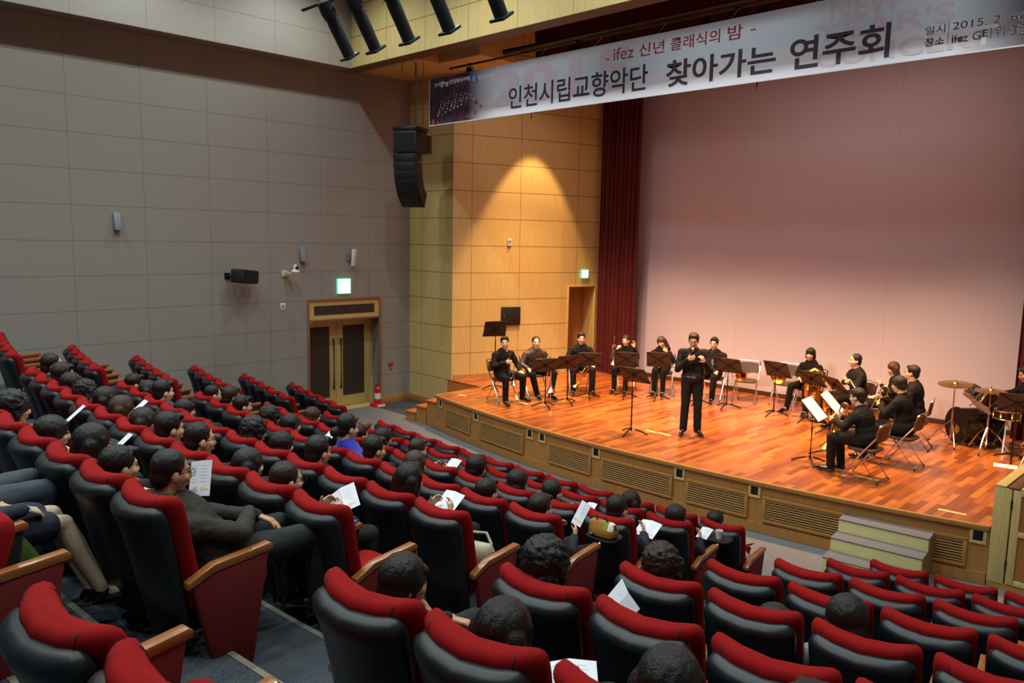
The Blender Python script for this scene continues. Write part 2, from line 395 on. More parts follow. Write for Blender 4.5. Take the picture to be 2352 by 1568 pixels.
# baseboards
mb = MB(); mb.bb(0, 0.02, DY1 + 0.02, 0, -0.05, 0.11); mb.bb(0, 0.02, -4.2, DY0, -0.05, 0.11); struct(mb.build('baseboard_left', OAKD, bevel=0.004))
mb = MB(); mb.bb(0, 1.52, -0.02, 0, -0.05, 0.11); struct(mb.build('baseboard_front', OAKD, bevel=0.004))
o = wall_piece('baseboard_stage', (1.52, 0), (2.40, 2.6), [(0.03, LA, -0.02, 0.0)], OAKD)
bpy.data.objects.remove(o)
mb = MB(); mb.bb(0.04, LA, -0.025, 0, 0.3, SH + 0.1); o = mb.build('baseboard_stage', OAKD, bevel=0.004); struct(place(o, (1.52, 0), (2.40, 2.6)))

# auditorium double door
d1 = thing('door_1', None, None); d1['kind'] = 'structure'
mb = MB(); mb.bb(-0.02, 0.03, DY0 - 0.02, DY0 + 0.03, -0.05, DZ + 0.02); mb.bb(-0.02, 0.03, DY1 - 0.03, DY1 + 0.02, -0.05, DZ + 0.02); mb.bb(-0.02, 0.03, DY0 + 0.03, DY1 - 0.03, DZ - 0.03, DZ + 0.02); mb.bb(-0.02, 0.03, DY0 + 0.03, DY1 - 0.03, 1.97, 2.01)
mb.build('door_frame', TRIMR, d1, bevel=0.004)
mb = MB(); mb.bb(-0.06, 0.0, DY0 + 0.03, DY1 - 0.03, 2.01, DZ - 0.03); tr = mb.build('transom', OAKN, d1)
mb = MB(); mb.bb(-0.02, 0.004, DY0 + 0.15, DY1 - 0.15, 2.10, 2.30); mb.build('transom_panel', DKBROWN, tr)
mb = MB(); mb.bb(-0.62, -0.02, DY1, DY1 + 0.04, -0.05, 2.0); mb.bb(-0.62, -0.02, DY0 - 0.04, DY0, -0.05, 2.0); mb.bb(-0.62, -0.02, DY0, DY1, 2.0, 2.04); mb.bb(-0.7, 0, DY0, DY1, -0.09, -0.051); mb.build('door_reveal', OAKN, d1)
ym = (DY0 + DY1) / 2
for s, (a, b) in enumerate(((DY0 + 0.005, ym - 0.004), (ym + 0.004, DY1 - 0.005))):
    mb = MB(); mb.bb(-0.42, -0.37, a, b, -0.04, 1.98); lf = mb.build('door_leaf', OAKN, d1, bevel=0.004)
    mb = MB(); mb.bb(-0.38, -0.366, a + 0.17, b - 0.17, 0.2, 1.80); mb.build('door_panel', DKBROWN, lf)
    hy = b - 0.09 if s == 0 else a + 0.19 - 0.1
    mb = MB(); mb.cyl((-0.31, hy, 0.38), (-0.31, hy, 1.52), 0.017); h = mb.build('pull_handle', BLACKM, lf)
    mb = MB(); mb.cyl((-0.31, hy, 1.3), (-0.31, hy, 1.53), 0.019); mb.cyl((-0.37, hy, 1.5), (-0.31, hy, 1.5), 0.012); mb.cyl((-0.37, hy, 0.42), (-0.31, hy, 0.42), 0.014); mb.build('handle_grip', M('copper', '#b0713c', 0.3, metal=0.8), h)
mb = MB(); mb.bb(-0.37, -0.31, DY0 + 0.05, DY0 + 0.3, 1.9, 1.96); mb.build('door_closer', STEEL, d1, bevel=0.005)

# ---------------------------------------------------------------- stage
SCX, SCY, SR = 7.65, 20.05, 22.0
def sy(x, R=SR): return SCY - math.sqrt(R * R - (x - SCX) ** 2)
AX0, AX1 = 2.66, 12.56
axs = [AX0 + (AX1 - AX0) * i / 60 for i in range(61)]
stage = thing('stage', 'raised wooden stage with a curved oak front and orange planked deck', 'stage', (0, 0, 0))
def deckpoly(R, e=0.0):
    p = [(x, sy(x, R)) for x in axs]
    p += [(AX1 + e, -0.08), (13.75, -0.08), (13.75 - 0.02, 0.05), (12.62, 3.95), (12.55, 4.2), (2.75, 4.2), (2.66, 3.95), (2.36, 2.6), (1.5, 0.0), (1.48, -0.08), (AX0 - e, -0.08)]
    return p
mb = MB(); p = deckpoly(SR); mb.loft([[V((x, y, -0.2)) for x, y in p], [V((x, y, SH - 0.03)) for x, y in p]]); mb.build('base', OAKD, stage, flat=True)
mb = MB(); p = deckpoly(SR + 0.02); mb.loft([[V((x, y, SH - 0.035)) for x, y in p], [V((x, y, SH)) for x, y in p]]); mb.build('deck', PLANK, stage, flat=True)
mb = MB()
for R, z0, z1 in ((SR + 0.035, SH - 0.055, SH + 0.003),):
    mb.loft([[V((x, sy(x, R), z0)), V((x, sy(x, R - 0.05), z0)), V((x, sy(x, R - 0.05), z1)), V((x, sy(x, R), z1))] for x in axs])
mb.bb(AX0 - 0.035, AX0 + 0.02, sy(AX0), -0.08, SH - 0.055, SH + 0.003)
mb.build('nosing', OAKD, stage, bevel=0.006)
mb = MB(); mb.loft([[V((x, sy(x, SR + 0.02), -0.06)), V((x, sy(x, SR - 0.02), -0.06)), V((x, sy(x, SR - 0.02), 0.09)), V((x, sy(x, SR + 0.02), 0.09))] for x in axs]); mb.build('plinth', OAKD, stage, flat=True)
def on_face(o, xm):
    o.parent = stage; a = math.asin((xm - SCX) / SR); o.location = (xm, sy(xm), 0); o.rotation_euler = (0, 0, a); return o
for x0, x1 in ((3.06, 4.0), (4.32, 5.6), (6.22, 7.16), (7.38, 8.66), (8.88, 9.8), (10.0, 11.2), (11.6, 12.36)):
    xm = (x0 + x1) / 2; hw = (x1 - x0) / 2; z0, z1 = 0.12, 0.47
    m2 = MB(); m2.bb(-hw, hw, -0.022, 0, z1 - 0.04, z1); m2.bb(-hw, hw, -0.022, 0, z0, z0 + 0.04); m2.bb(-hw, -hw + 0.04, -0.022, 0, z0 + 0.04, z1 - 0.04); m2.bb(hw - 0.04, hw, -0.022, 0, z0 + 0.04, z1 - 0.04)
    vent = on_face(m2.build('vent_grille', OAKD, bevel=0.003), xm); vent.location += V((math.sin(vent.rotation_euler.z), -math.cos(vent.rotation_euler.z), 0)) * ((hw * hw) / 44 + 0.001)
    m2 = MB(); m2.bb(-hw + 0.04, hw - 0.04, -0.006, 0.0, z0 + 0.04, z1 - 0.04); m2.build('vent_backing', M('vent_dark', '#2a1a0c', 0.9), vent)
    m2 = MB()
    for k in range(8):
        z = z0 + 0.062 + k * 0.033
        m2.box((0, -0.012, z), (2 * hw - 0.08, 0.012, 0.014), RX(0.3))
    m2.build('vent_slats', OAKS, vent, flat=True)
for xm in (2.85, 4.17, 5.74, 6.05, 7.25, 8.76, 9.88, 12.45):
    m2 = MB(); m2.bb(-0.085, 0.085, -0.016, 0, 0.42, 0.455); m2.bb(-0.085, 0.085, -0.016, 0, 0.575, 0.605); m2.bb(-0.085, -0.05, -0.016, 0, 0.455, 0.575); m2.bb(0.05, 0.085, -0.016, 0, 0.455, 0.575)
    pk = on_face(m2.build('socket_box', OAKN, bevel=0.002), xm)
    m2 = MB(); m2.bb(-0.05, 0.05, -0.004, 0, 0.455, 0.575); m2.build('socket_plate', BLACK, pk)
# fixed side steps down to the left
st = thing('side_steps', 'three wooden steps down from the left end of the stage', 'steps', (AX0, sy(AX0), 0))
y1s = -0.1 - sy(AX0)
for k in range(3):
    z = SH - (k + 1) * 0.1625; x0 = -0.345 * (k + 1); x1 = -0.345 * k - 0.037
    m2 = MB(); m2.bb(x0, x1, 0.03, y1s, -0.06, z - 0.035); b_ = m2.build('step_block', OAKD, st, flat=True)
    m2 = MB(); m2.bb(x0 - 0.02, x1 + (0.0 if k else 0.0), 0.01, y1s, z - 0.035, z); m2.build('step_tread', M('merbau_tread', '#b4622c', 0.35, var=0.15, vscale=6), b_, bevel=0.004)
# loose audience steps
ls = thing('stage_steps', 'pale wooden portable steps with grey carpet treads at the stage front', 'steps', (11.53, sy(11.53) - 0.01, 0), math.asin((11.53 - SCX) / SR) * 0.6)
for k in range(4):
    ztop = 0.47 - 0.155 * k + (0.0 if k < 3 else 0.0)
    if ztop < 0.02: break
    m2 = MB(); m2.bb(-0.5, 0.5, -0.28 * (k + 1), -0.28 * k if k else -0.0, -0.045, ztop - 0.012); b_ = m2.build('step_box', PLY, ls, bevel=0.003)
    m2 = MB(); m2.bb(-0.505, 0.505, -0.28 * (k + 1) - 0.008, -0.28 * k, ztop - 0.012, ztop); m2.build('carpet_tread', CARPETF, b_, bevel=0.003)
m2 = MB(); m2.prism([(0, -0.045), (0, 0.455), (-0.28, 0.455), (-0.28, 0.30), (-0.56, 0.30), (-0.56, 0.145), (-0.84, 0.145), (-0.84, -0.045)], 0.5, 0.508, RZ(PI / 2) @ Matrix.Scale(-1, 4, (0, 1, 0)))
m2.build('side_board', M('side_board_oak', '#9a7a3c', 0.5, var=0.12, vscale=1.0, stretch=(40, 40, 3)), ls)
# wooden gate enclosure at the right end of the stage
ge = thing('gate_enclosure', 'pale wooden gate enclosure with slatted top at the right end of stage', 'enclosure', (12.57, -1.42, 0))
m2 = MB(); m2.bb(0, 0.17, 0, 0.04, 0.02, 1.13); m2.bb(0, 0.04, 0.04, 1.9, 0.655, 1.13); m2.build('post', OAKN, ge, bevel=0.004)
m2 = MB(); m2.bb(0, 1.1, 0.005, 0.05, -0.05, 0.02); m2.build('plinth', OAKD, ge)
m2 = MB(); m2.bb(0.185, 0.265, 0, 0.04, 0.03, 1.13); m2.bb(0.9, 0.98, 0, 0.04, 0.03, 1.13)
for z in (0.03, 0.60, 1.07): m2.bb(0.265, 0.9, 0, 0.04, z, z + 0.06)
g = m2.build('gate_frame', OAKN, ge, bevel=0.004)
m2 = MB(); m2.bb(0.265, 0.9, 0.015, 0.025, 0.09, 1.07); m2.build('gate_panel', M('orange_ply', '#9c6230', 0.55, var=0.08, vscale=30), g)
for z in (0.2, 0.9):
    m2 = MB(); m2.cyl((0.178, -0.008, z), (0.178, -0.008, z + 0.11), 0.009); m2.build('hinge', BLACKM, g)
for x, mt in ((0.0, OAKN), (0.13, M('dark_slat', '#5d4322', 0.5)), (0.25, OAKN), (0.38, M('dark_slat')), (0.5, OAKN), (0.63, M('dark_slat')), (0.75, OAKN), (0.88, M('dark_slat'))):
    m2 = MB(); m2.bb(x + 0.002, x + 0.11, 0.0, 1.9, 1.131, 1.155); m2.build('top_slat', mt, ge, bevel=0.003)
# tape marks on the deck
for x, y, a, l in ((3.04, -1.02, 0.05, 0.22), (4.34, -0.62, 0.0, 0.3), (7.36, -0.62, -0.1, 0.26), (7.58, -0.6, -0.1, 0.3), (10.85, -0.56, 0.0, 0.36), (12.1, -1.2, 0.1, 0.3)):
    m2 = MB(); m2.bb(-l / 2, l / 2, -0.035, 0.035, 0, 0.0025); o = m2.build('tape_mark', M('masking_tape', '#d8b878', 0.7, var=0.1, vscale=60), flat=True); o.location = (x, y, SH + 0.001); o.rotation_euler = (0, 0, a)
    nm = {3.04: 'strip of pale tape on the deck near the left front corner', 4.34: 'strip of pale tape on the deck behind the first trumpeter', 7.36: 'left strip of the tape pair beside the standing conductor', 7.58: 'right strip of the tape pair beside the standing conductor', 10.85: 'strip of pale tape under the chair of the front trombonist', 12.1: 'strip of pale tape at the front edge near the gate enclosure'}[x]
    setp(o, nm, 'tape', 'tape marks on the stage deck')

# screen wall, curtains, loft
sc_ = thing('projection_screen', 'huge plain off-white backdrop screen across the back of stage', 'screen', (0, 3.85, 0))
for x0, x1 in ((3.4, 6.32), (6.322, 9.36), (9.362, 12.2)):
    m2 = MB(); m2.bb(x0, x1, 0, 0.05, 0.74, 8.6); m2.build('screen_panel', SCREEN, sc_, flat=True)
m2 = MB(); m2.bb(3.4, 12.2, -0.02, 0.05, SH + 0.002, 0.738); m2.build('bottom_rail', M('dark_rail', '#3a2218', 0.6), sc_)
def curtain(name, x0, x1, y0, y1, z0, z1, lab, folds):
    m2 = MB(); n = folds * 8; front = []; 
    loops = []
    for i in range(n + 1):
        t = i / n; x = x0 + (x1 - x0) * t; y = y0 + (y1 - y0) * t
        a = 0.055 * math.sin(2 * PI * folds * t) + 0.02 * math.sin(2 * PI * folds * 0.37 * t + 1)
        loops.append([V((x, y + a, z0)), V((x, y + a * 0.9, (z0 + z1) / 2)), V((x, y + a * 0.75, z1)), V((x, y + a * 0.75 + 0.02, z1)), V((x, y + a + 0.02, z0))])
    m2.loft(loops); o = m2.build(name, CURT, angle=60); setp(o, lab, 'curtain', 'side curtains of the stage'); return o
curtain('stage_curtain', 2.86, 3.98, 3.42, 3.42, SH + 0.03, 7.6, 'deep crimson pleated curtain on the left edge of the screen', 9)
curtain('stage_curtain', 11.64, 12.5, 3.42, 3.42, SH + 0.03, 7.6, 'deep crimson pleated curtain behind the drummer on the right', 7)
# raised swag curtain and battens in the loft
m2 = MB(); loops = []
for i in range(161):
    t = i / 160; x = 3.2 + 9.0 * t; s = abs(math.sin(PI * t * 9))
    b = 7.62 - 0.34 * s + 0.03 * math.sin(t * 150); a = 0.07 * math.sin(t * 260) + 0.1 * s
    loops.append([V((x, 0.75 - a, b)), V((x, 0.7 - a * 0.5, b + 0.35)), V((x, 0.75, 9.3)), V((x, 0.8, 9.3)), V((x, 0.78, b + 0.3))])
m2.loft(loops); setp(m2.build('swag_curtain', M('dark_crimson_velvet', '#4a0a10', 0.9), angle=60), 'dark red swagged curtain drawn up above the banner', 'curtain')
for yy, zz, rr, lab in ((-0.75, 7.16, 0.024, 'black steel batten directly above the banner'), (-0.2, 7.42, 0.06, 'thick black lighting pipe behind the header'), (0.25, 7.5, 0.03, 'thin black pipe furthest behind the header')):
    m2 = MB(); m2.cyl((2.25 if zz < 7.3 else 3.25, yy, zz), (12.9 if zz < 7.3 else 12.05, yy, zz), rr, n=12); setp(m2.build('batten_pipe', BLACKM), lab, 'pipe', 'battens above the stage')
mb = MB(); mb.bb(2.9, 12.6, 1.05, 1.1, 7.0, 9.4); struct(mb.build('wall_black_border', M('black_masking'), flat=True))
# ---------------------------------------------------------------- theatre seats
def rrect(w, d, n=20, p=4.0):
    o = []
    for k in range(n):
        t = 2 * PI * (k + 0.5) / n; c, s = math.cos(t), math.sin(t)
        o.append((w / 2 * math.copysign(abs(c) ** (2 / p), c), d / 2 * math.copysign(abs(s) ** (2 / p), s)))
    return o
def sweep(levels, bulge, saddle, n=22):
    """levels: (z, y centre, width, depth)"""
    loops = []
    for z, yc, wd, dp in levels:
        l = []
        for x, y in rrect(wd, dp, n):
            u = (2 * x / 0.48) ** 2
            l.append(V((x, yc + y + bulge * (u - 1), z + saddle * (u - 1) * max(0, (z - 0.55) / 0.43))))
        loops.append(l)
    return MB().loft(loops)
SEATP = {}
def seat_parts():
    t = lambda z: (0.9 - z) * 0.19
    lv = [(0.16, t(0.16) + 0.01, 0.40, 0.03), (0.17, t(0.17) + 0.01, 0.42, 0.05), (0.45, t(0.45), 0.445, 0.062), (0.64, t(0.64), 0.456, 0.07), (0.76, t(0.76) - 0.002, 0.464, 0.078), (0.83, t(0.83) - 0.007, 0.470, 0.092), (0.875, t(0.875) - 0.011, 0.470, 0.104), (0.90, t(0.90) - 0.008, 0.458, 0.098), (0.918, t(0.918) + 0.0, 0.434, 0.08), (0.932, t(0.93) + 0.008, 0.40, 0.052), (0.938, t(0.938) + 0.014, 0.35, 0.018)]
    SEATP['back_shell'] = sweep(lv, 0.065, 0.026).build('back_shell', LEATHER, angle=60).data
    f = 0.082
    lv = [(0.40, t(0.40) + f, 0.44, 0.03), (0.42, t(0.42) + f, 0.47, 0.07), (0.6, t(0.6) + f - 0.004, 0.482, 0.085), (0.80, t(0.80) + f - 0.006, 0.488, 0.09), (0.88, t(0.88) + f - 0.008, 0.49, 0.10), (0.92, t(0.92) + f - 0.014, 0.49, 0.118), (0.945, t(0.945) + f - 0.016, 0.484, 0.118), (0.962, t(0.962) + f - 0.014, 0.47, 0.104), (0.975, t(0.975) + f - 0.012, 0.445, 0.08), (0.982, t(0.98) + f - 0.010, 0.41, 0.045)]
    SEATP['back_cushion'] = sweep(lv, 0.065, 0.026).build('back_cushion', RED, angle=60).data
    for sx in (-0.178, 0.178):
        m2 = MB(); pts = []
        u = (2 * sx / 0.48) ** 2
        for z, yy in ((0.90, -0.052), (0.93, -0.058), (0.95, -0.056), (0.966, -0.045), (0.976, -0.028), (0.979, 0.0), (0.976, 0.028), (0.964, 0.045), (0.94, 0.052), (0.86, 0.05), (0.7, 0.045)):
            pts.append(V((sx, t(z) + f - 0.012 + yy + 0.065 * (u - 1), z + 0.026 * (u - 1) * max(0, (z - 0.55) / 0.43))))
        m2.tube(pts, 0.0035, 6)
        SEATP['piping%d' % (sx > 0)] = m2.build('piping', M('dark_red_piping', '#4a0507', 0.8)).data
    m2 = MB(); loops = []
    for y, z0, z1, wd in ((0.13, 0.36, 0.44, 0.40), (0.15, 0.34, 0.455, 0.43), (0.34, 0.335, 0.468, 0.445), (0.52, 0.35, 0.465, 0.44), (0.56, 0.37, 0.45, 0.42), (0.575, 0.39, 0.43, 0.38)):
        loops.append([V((x, y, (z0 + z1) / 2 + q)) for x, q in rrect(wd, z1 - z0, 18)])
    m2.loft(loops); SEATP['seat_cushion'] = m2.build('seat_cushion', RED, angle=60).data
    m3 = MB(); m3.v = [RX(math.radians(68)) @ (v - V((0, 0.17, 0.4))) + V((0, 0.2, 0.42)) for v in m2.v]; m3.f = m2.f; m3.mi = m2.mi
    SEATP['seat_up'] = m3.build('seat_cushion', RED, angle=60).data
    m2 = MB(); yz = [(0.075, 0.54), (0.215, 0.60), (0.535, 0.625), (0.55, 0.612), (0.55, 0.585), (0.215, 0.558), (0.075, 0.505)]
    m2.loft([[V((-0.028, y, z)) for y, z in yz], [V((0.028, y, z)) for y, z in yz]]); SEATP['armrest'] = m2.build('armrest', ARMW, bevel=0.004, seg=2).data
    yz = [(0.10, 0.51), (0.215, 0.555), (0.525, 0.583), (0.42, 0.0), (0.22, 0.0)]
    m2 = MB(); m2.loft([[V((-0.024, y, z)) for y, z in yz], [V((0.024, y, z)) for y, z in yz]]); SEATP['end_panel'] = m2.build('end_panel', M('dark_red_end_panel', '#6c0c0f', 0.85, bump=0.4, bscale=600, var=0.06, vscale=40), bevel=0.006).data
    yz = [(0.10, 0.51), (0.215, 0.555), (0.53, 0.583), (0.44, 0.0), (0.22, 0.0)]
    m2 = MB(); m2.loft([[V((-0.018, y, z)) for y, z in yz], [V((0.018, y, z)) for y, z in yz]]); SEATP['standard'] = m2.build('standard', SEATBL, bevel=0.004).data
    for o in [o for o in C.objects if o.name.split('.')[0] in ('back_shell', 'back_cushion', 'seat_cushion', 'armrest', 'end_panel', 'standard', 'piping') and o.parent is None]: bpy.data.objects.remove(o)
seat_parts()
def part(name, data, parent, loc=None):
    o = bpy.data.objects.new(name, data); C.objects.link(o); o.parent = parent
    if loc: o.location = loc
    return o
ANG = {'m': [0.08802, 0.08471, 0.0829, 0.08073, 0.07919, 0.07798, 0.07556, 0.0728], 'r': [0.14062, 0.13613, 0.13233, 0.12852, 0.12523, 0.12218, 0.11949, 0.1140], 'l': [-0.14601, -0.14231, -0.13375, -0.1302, -0.12648, -0.12269]}
ORD = ['first', 'second', 'third', 'fourth', 'fifth', 'sixth', 'seventh', 'eighth', 'ninth', 'tenth', 'eleventh', 'twelfth']
ROW = ['front row', 'second row', 'third row', 'fourth row', 'fifth row', 'sixth row', 'seventh row', 'rearmost row']
BLK = {'m': 'middle block', 'r': 'right block', 'l': 'left block'}
def seat_xf(r, b, k):
    R = R0 + DR * r; a = ANG[b][r] + k * SP / R
    return V((CX + R * math.sin(a), CY - R * math.cos(a), ZF[r])), a
def seat_words(b, k):
    if b == 'm': return ORD[-k] + ' from right aisle'
    if b == 'r': return ORD[k] + ' from left aisle end'
    return ORD[-k] + ' from its right end'
OCC = {}
def build_seats():
    todo = [(r, 'm', k) for r in range(7) for k in range(-11, 1)] + [(7, 'm', k) for k in range(-2, 1)]
    todo += [(r, 'r', k) for r in range(7) for k in range(0, 5)] + [(7, 'r', 0), (7, 'r', 1)]
    todo += [(r, 'l', k) for r in range(6) for k in range(-4, 1)]
    for r, b, k in todo:
        p, a = seat_xf(r, b, k)
        if p.x > 14.75 or (b == 'r' and k >= (5, 5, 4, 4, 4, 4, 3, 2)[r]): continue
        who = OCC.get((r, b, k))
        lab = 'red and charcoal theatre seat, %s, %s of %s' % (seat_words(b, k), ROW[r], BLK[b])
        t = thing('theatre_seat', lab, 'theatre seat', p, a, 'theatre seats of the ' + BLK[b])
        part('back_shell', SEATP['back_shell'], t); cu = part('back_cushion', SEATP['back_cushion'], t); part('piping', SEATP['piping0'], cu); part('piping', SEATP['piping1'], cu)
        part('seat_cushion', SEATP['seat_up' if (r, b, k) == (7, 'm', 0) else 'seat_cushion'], t)
        last = (b == 'm' and k == 0) or (b == 'l' and k == 0) or (b == 'r' and k == 4)
        first = (b == 'm' and k == -11) or (b == 'r' and k == 0) or (b == 'l' and k == -4)
        part('armrest', SEATP['armrest'], t, (SP / 2, 0, 0))
        part('end_panel' if last else 'standard', SEATP['end_panel' if last else 'standard'], t, (SP / 2, 0, 0))
        if first:
            part('armrest', SEATP['armrest'], t, (-SP / 2, 0, 0)); part('end_panel', SEATP['end_panel'], t, (-SP / 2, 0, 0))
SEATDOWN = {(5, 'm', 0), (4, 'm', 0), (7, 'm', 0)}
# ---------------------------------------------------------------- people
def hand(mb, wrist, d, n, thumb, curl=0.5, s=1.0, spread=0.1, thick=0.0088):
    """palm, four unequal bent fingers and a thumb; d finger direction, n palm-facing direction, thumb = side the thumb is on"""
    d = V(d).normalized(); n = V(n); n = (n - d * n.dot(d)).normalized(); t = V(thumb); t = (t - d * t.dot(d) - n * t.dot(n)).normalized()
    w = V(wrist)
    for i, o in enumerate((0.028, 0.010, -0.009, -0.026)):
        mb.cap(w + t * o * 0.55 * s + d * 0.012 * s, w + d * 0.082 * s + t * o * s, 0.0155 * s, 0.0125 * s, 10)
    L = (0.072, 0.080, 0.074, 0.058)
    for i, o in enumerate((0.031, 0.0105, -0.0105, -0.030)):
        p = w + d * (0.083 - (0.008 if i == 3 else 0.0)) * s + t * o * s; ang = 0.12
        dd = (d + t * (1.5 - i) * spread * 0.5).normalized()
        for j, (q, b) in enumerate(((0.46, 0.55), (0.30, 0.95), (0.24, 0.6))):
            ang += curl * b; v = dd * math.cos(ang) + n * math.sin(ang)
            p2 = p + v * L[i] * q * s
            mb.cap(p, p2, thick * s * (1 - 0.07 * j), thick * s * (0.94 - 0.07 * j), 8); p = p2
    p = w + d * 0.022 * s + t * 0.026 * s; v = (d * 0.62 + t * 0.72 + n * 0.25).normalized()
    mb.cap(w + d * 0.01 * s + t * 0.012 * s, p, 0.015 * s, 0.013 * s, 10)
    p2 = p + v * 0.038 * s; mb.cap(p, p2, 0.0125 * s, 0.0105 * s, 8)
    v = (v + d * 0.45 + n * curl * 0.7).normalized(); mb.cap(p2, p2 + v * 0.030 * s, 0.0105 * s, 0.009 * s, 8)

def head_frame(f, up=(0, 0, 1)):
    f = V(f).normalized(); r = f.cross(V(up)).normalized(); u = r.cross(f).normalized(); return f, u, r
def head(mb, c, fr, s=1.0, male=True):
    f, u, r = fr; c = V(c); R = Matrix((r, f, u)).transposed().to_4x4()
    P = lambda a, b, h: c + r * a * s + f * b * s + u * h * s
    e = lambda p, x: mb.ell(P(*p), [k * s for k in x], R, 16, 11)
    e((0, -0.012, 0.03), (0.074, 0.092, 0.088)); e((0, 0.022, -0.02), (0.064, 0.07, 0.085)); e((0, 0.03, -0.068), (0.05 if male else 0.045, 0.05, 0.042))
    e((0, 0.066, -0.098), (0.022, 0.02, 0.017))
    mb.cap(P(-0.036, 0.072, 0.03), P(0.036, 0.072, 0.03), 0.013 * s, 0.013 * s, 8)
    mb.cap(P(0, 0.088, 0.018), P(0, 0.104, -0.026), 0.008 * s, 0.0135 * s, 8); e((0, 0.096, -0.03), (0.018, 0.012, 0.010))
    for k in (-1, 1):
        e((k * 0.038, 0.058, -0.022), (0.026, 0.028, 0.026)); e((k * 0.074, -0.004, -0.012), (0.012, 0.022, 0.032))
    mb.cap(P(-0.017, 0.086, -0.06), P(0.017, 0.086, -0.06), 0.0095 * s, 0.0095 * s, 8)
    mb.cap(P(0, -0.012, -0.05), P(0, -0.03, -0.20), 0.052 * s, 0.056 * s, 14)
def face_bits(root, c, fr, s=1.0, glasses=False, brow=HAIRK):
    f, u, r = fr; c = V(c); R = Matrix((r, f, u)).transposed().to_4x4(); P = lambda a, b, h: c + r * a * s + f * b * s + u * h * s
    for k in (-1, 1):
        m = MB(); m.ell(P(k * 0.032, 0.0845, 0.008), (0.0135 * s, 0.006 * s, 0.0045 * s), R, 8, 6); m.build('eye', EYEM, root)
        m = MB(); m.cap(P(k * 0.018, 0.0865, 0.030), P(k * 0.048, 0.076, 0.034), 0.0035 * s, 0.003 * s, 6); m.build('eyebrow', brow, root)
    m = MB(); m.cap(P(-0.018, 0.0935, -0.061), P(0.018, 0.0935, -0.061), 0.0042 * s, 0.0042 * s, 6); m.build('lips', LIPM, root)
    if glasses:
        m = MB()
        for k in (-1, 1):
            m.tube([P(k * 0.034 + 0.024 * math.cos(t), 0.104, 0.006 + 0.018 * math.sin(t)) for t in [2 * PI * i / 14 for i in range(14)]], 0.0018 * s, 5, closed=True)
            m.tube([P(k * 0.058, 0.103, 0.012), P(k * 0.077, 0.06, 0.014), P(k * 0.081, 0.0, 0.006)], 0.0018 * s, 5)
        m.tube([P(-0.01, 0.106, 0.01), P(0.01, 0.106, 0.01)], 0.0018 * s, 5); m.build('glasses', GLASSM, root)
